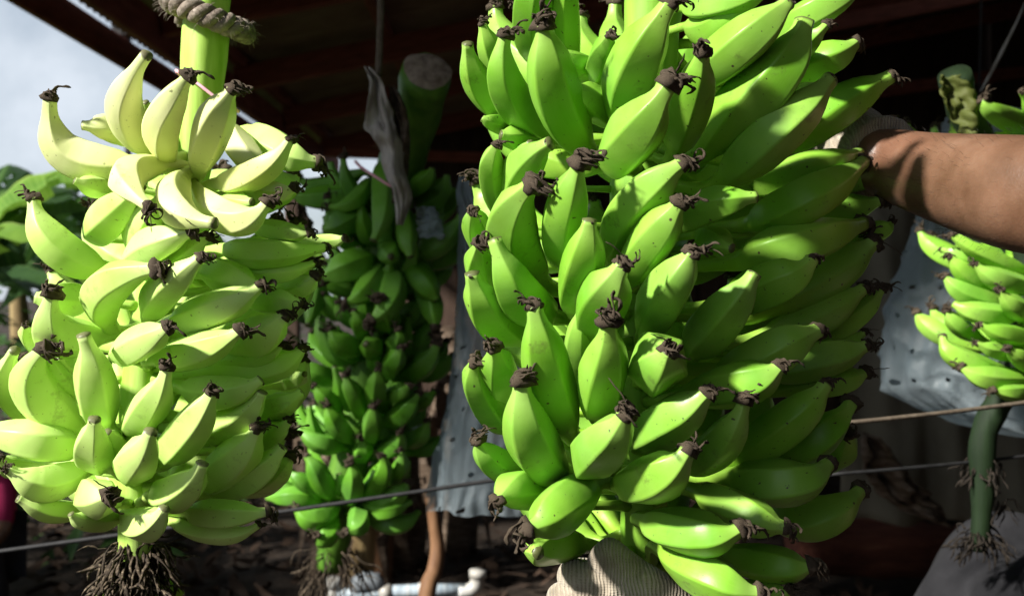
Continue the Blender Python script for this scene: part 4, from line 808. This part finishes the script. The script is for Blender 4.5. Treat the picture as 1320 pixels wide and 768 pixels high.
def worker():
    base = Vector((.98, .80, 0)); w_ = empty('person', base); tag(w_, 'worker at the right with bare forearm and knitted gloves holding up the large bunch', 'person')
    W = P(1138, 208, 1.015); E = Vector((.50, .70, 1.40)); LS = Vector((.80, .58, 1.47)); RS = Vector((.90, 1.02, 1.46)); RE = Vector((.62, 1.0, .88)); RW = P(950, 905, .90)
    pel = Vector((.99, .80, .96)); ch = Vector((.93, .80, 1.30)); nk = Vector((.89, .80, 1.53)); hd = Vector((.83, .80, 1.66))
    f1, f2, f3 = P(1185, 222, .97), P(1250, 236, .92), P(1320, 252, .845)
    V = [(pel, (.15, .12)), (Vector((.96, .80, 1.13)), (.145, .11)), (ch, (.16, .115)), (Vector((.90, .80, 1.46)), (.12, .08)), (nk, .055), (hd, (.078, .095)), (Vector((.80, .80, 1.77)), (.06, .07)),
         (LS, .060), (E.lerp(LS, .45), .052), (E, .047), (f3, .0510), (f2, .0445), (f1, .0385), (W, .0340), (P(1092, 203, 1.01), .028),
         (RS, .060), (RE.lerp(RS, .45), .050), (RE, .045), (RE.lerp(RW, .35), .046), (RE.lerp(RW, .75), .034), (RW, .030),
         (Vector((1.0, .70, .90)), .092), (Vector((.96, .68, .50)), .062), (Vector((1.0, .67, .10)), .043), (Vector((.87, .66, .04)), .038),
         (Vector((1.0, .90, .90)), .092), (Vector((.97, .93, .50)), .062), (Vector((1.02, .94, .10)), .043), (Vector((.89, .95, .04)), .038)]
    Ed = [(0, 1), (1, 2), (2, 3), (3, 4), (4, 5), (5, 6), (3, 7), (7, 8), (8, 9), (9, 10), (10, 11), (11, 12), (12, 13), (13, 14), (3, 15), (15, 16), (16, 17), (17, 18), (18, 19), (19, 20), (0, 21), (21, 22), (22, 23), (23, 24), (0, 25), (25, 26), (26, 27), (27, 28)]
    skin_mesh('body', V, Ed, M_SKIN, w_, base)
    def grow(ids, g):
        return [(V[i][0], tuple(x * g for x in V[i][1]) if hasattr(V[i][1], '__len__') else V[i][1] * g) for i in ids]
    ids = [0, 1, 2, 3, 7, 8, 15, 16]; skin_mesh('shirt', grow(ids, 1.13), [(0, 1), (1, 2), (2, 3), (3, 4), (4, 5), (3, 6), (6, 7)], M_CLOTH, w_, base)
    ids = [0, 21, 22, 23, 25, 26, 27]; skin_mesh('trousers', grow(ids, 1.14), [(0, 1), (1, 2), (2, 3), (0, 4), (4, 5), (5, 6)], M_PANTS, w_, base)
    skin_mesh('hair', [(hd + Vector((.02, 0, .06)), (.075, .09)), (hd + Vector((-.005, 0, .115)), (.06, .07)), (hd + Vector((.06, 0, .0)), (.045, .07))], [(0, 1), (0, 2)], M_HAIR, w_, base)
    nose = skin_mesh('nose', [(hd + Vector((-.085, 0, .02)), .010), (hd + Vector((-.105, 0, -.012)), .014)], [(0, 1)], M_SKIN, w_, base, 1)
    for s in (-1, 1): skin_mesh('ear', [(hd + Vector((.01, s * .095, .02)), .012), (hd + Vector((.012, s * .10, -.02)), .010)], [(0, 1)], M_SKIN, w_, base, 1)
    # upper glove: ribbed cuff at the wrist, hand closed on the far side of the stalk
    d = (W - f1).normalized(); hand = W + d * .055 + Vector((0, .006, .004)); pal = hand + d * .055
    g = [(W - d * .006, .0475), (W + d * .006, .0455), (W + d * .03, .040), (hand, (.032, .042)), (pal, (.026, .046))]; ge = [(0, 1), (1, 2), (2, 3), (3, 4)]
    for k in range(4):
        r0 = pal + Vector((-.012, .008 + .006 * k, .036 - .024 * k)); a = len(g); g += [(r0, .012), (r0 + Vector((-.034 + .004 * k, .012, -.004)), .0112), (r0 + Vector((-.052 + .006 * k, -.008, -.008)), .0105), (r0 + Vector((-.05 + .006 * k, -.028, -.010)), .0095)]; ge += [(4, a), (a, a + 1), (a + 1, a + 2), (a + 2, a + 3)]
    a = len(g); g += [(hand + Vector((-.01, -.028, .03)), .013), (hand + Vector((-.045, -.045, .035)), .012), (hand + Vector((-.072, -.045, .028)), .0105)]; ge += [(3, a), (a, a + 1), (a + 1, a + 2)]
    o = skin_mesh('glove', g, ge, M_KNIT, w_, base); tag(o, 'dirty knitted glove cuff behind the bananas')
    # lower glove: fist under the bunch, thumb pointing up
    D = .89
    g = [(P(965, 915, .90), .034), (P(920, 860, .895), .035), (P(868, 808, .885), (.032, .038)), (P(812, 782, D - .005), (.028, .034)), (P(778, 772, D - .004), (.024, .030))]; ge = [(0, 1), (1, 2), (2, 3), (3, 4)]
    for k, (kx, ky) in enumerate([(736, 742), (722, 772), (724, 806), (742, 838)]):
        a = len(g); g += [(P(kx + 20, ky + 4, D - .008), .0165), (P(kx, ky, D + .004), .0155), (P(kx + 8, ky - 4, D + .034), .0135), (P(kx + 46, ky - 6, D + .05), .012)]; ge += [(4 if k < 2 else 3, a), (a, a + 1), (a + 1, a + 2), (a + 2, a + 3)]
    a = len(g); g += [(P(806, 742, D - .016), .0205), (P(783, 718, D - .012), .0175), (P(766, 702, D - .006), .0155)]; ge += [(3, a), (a, a + 1), (a + 1, a + 2)]
    o = skin_mesh('glove', g, ge, M_KNIT, w_, base, 3); tag(o, 'tan knitted glove under the bunch with the thumb up')
    # short hairs standing off the forearm's outline
    rg = random.Random(4); Vh, Fh = [], []; axis = [W, f1, f2, f3, E]; rads = [.0315, .0375, .0445, .051, .047]
    for q in range(520):
        t = rg.uniform(.4, 3.3); i = int(t); u = t - i; c = axis[i].lerp(axis[i + 1], u); r = (rads[i] * (1 - u) + rads[i + 1] * u) * .97; ta = (axis[i + 1] - axis[i]).normalized()
        an = rg.uniform(0, 6.28); n1 = ta.orthogonal().normalized(); n2 = ta.cross(n1); n_ = n1 * math.cos(an) + n2 * math.sin(an)
        dv = (n_ * rg.uniform(.4, 1) - ta * rg.uniform(.2, 1.2) + Vector((0, 0, rg.uniform(-.3, .3)))).normalized(); p0 = c + n_ * r - base; L = rg.uniform(.003, .007)
        v, f, _ = tube_data([p0, p0 + dv * L * .6, p0 + dv * L - ta * .002], [.00009, .00008, .00004], 3, True, None, len(Vh)); Vh += v; Fh += f
    o = link('arm_hair', mesh('arm_hair', Vh, Fh), M_HAIR, w_); tag(o, kind='stuff')
worker()

def crouching():
    d = 4.6; b = P(-16, 384, d); b.z = 0; p = empty('person', b); tag(p, 'person in a crimson shirt crouching far off at the lower left edge', 'person')
    def v(x, y, z): return b + Vector((x, y, z))
    V = [(v(0, .05, .30), (.13, .12)), (v(.0, .0, .42), (.12, .10)), (v(-.02, -.12, .60), (.13, .095)), (v(-.03, -.2, .70), .05), (v(-.04, -.27, .80), (.075, .09)), (v(-.04, -.28, .90), .05),
         (v(.13, -.14, .60), .05), (v(.17, -.24, .42), .042), (v(.10, -.42, .34), .03), (v(.08, -.50, .33), .03), (v(-.18, -.14, .60), .05), (v(-.2, -.26, .42), .042), (v(-.1, -.44, .34), .03), (v(-.06, -.51, .33), .03),
         (v(.1, -.28, .38), .075), (v(.1, -.12, .08), .05), (v(.1, -.28, .04), .035), (v(-.12, -.28, .38), .075), (v(-.12, -.12, .08), .05), (v(-.12, -.28, .04), .035)]
    Ed = [(0, 1), (1, 2), (2, 3), (3, 4), (4, 5), (2, 6), (6, 7), (7, 8), (8, 9), (2, 10), (10, 11), (11, 12), (12, 13), (0, 14), (14, 15), (15, 16), (0, 17), (17, 18), (18, 19)]
    skin_mesh('body', V, Ed, M_SKIN, p, b)
    def grow(ids, g): return [(V[i][0], tuple(x * g for x in V[i][1]) if hasattr(V[i][1], '__len__') else V[i][1] * g) for i in ids]
    skin_mesh('shirt', grow([0, 1, 2, 6, 7, 10, 11], 1.16), [(0, 1), (1, 2), (2, 3), (3, 4), (2, 5), (5, 6)], M_PINKS, p, b)
    skin_mesh('trousers', grow([0, 14, 15, 17, 18], 1.15), [(0, 1), (1, 2), (0, 3), (3, 4)], M_PANTS, p, b)
    skin_mesh('hair', [(v(-.04, -.25, .86), (.08, .09)), (v(-.04, -.24, .93), .05)], [(0, 1)], M_HAIR, p, b)
crouching()
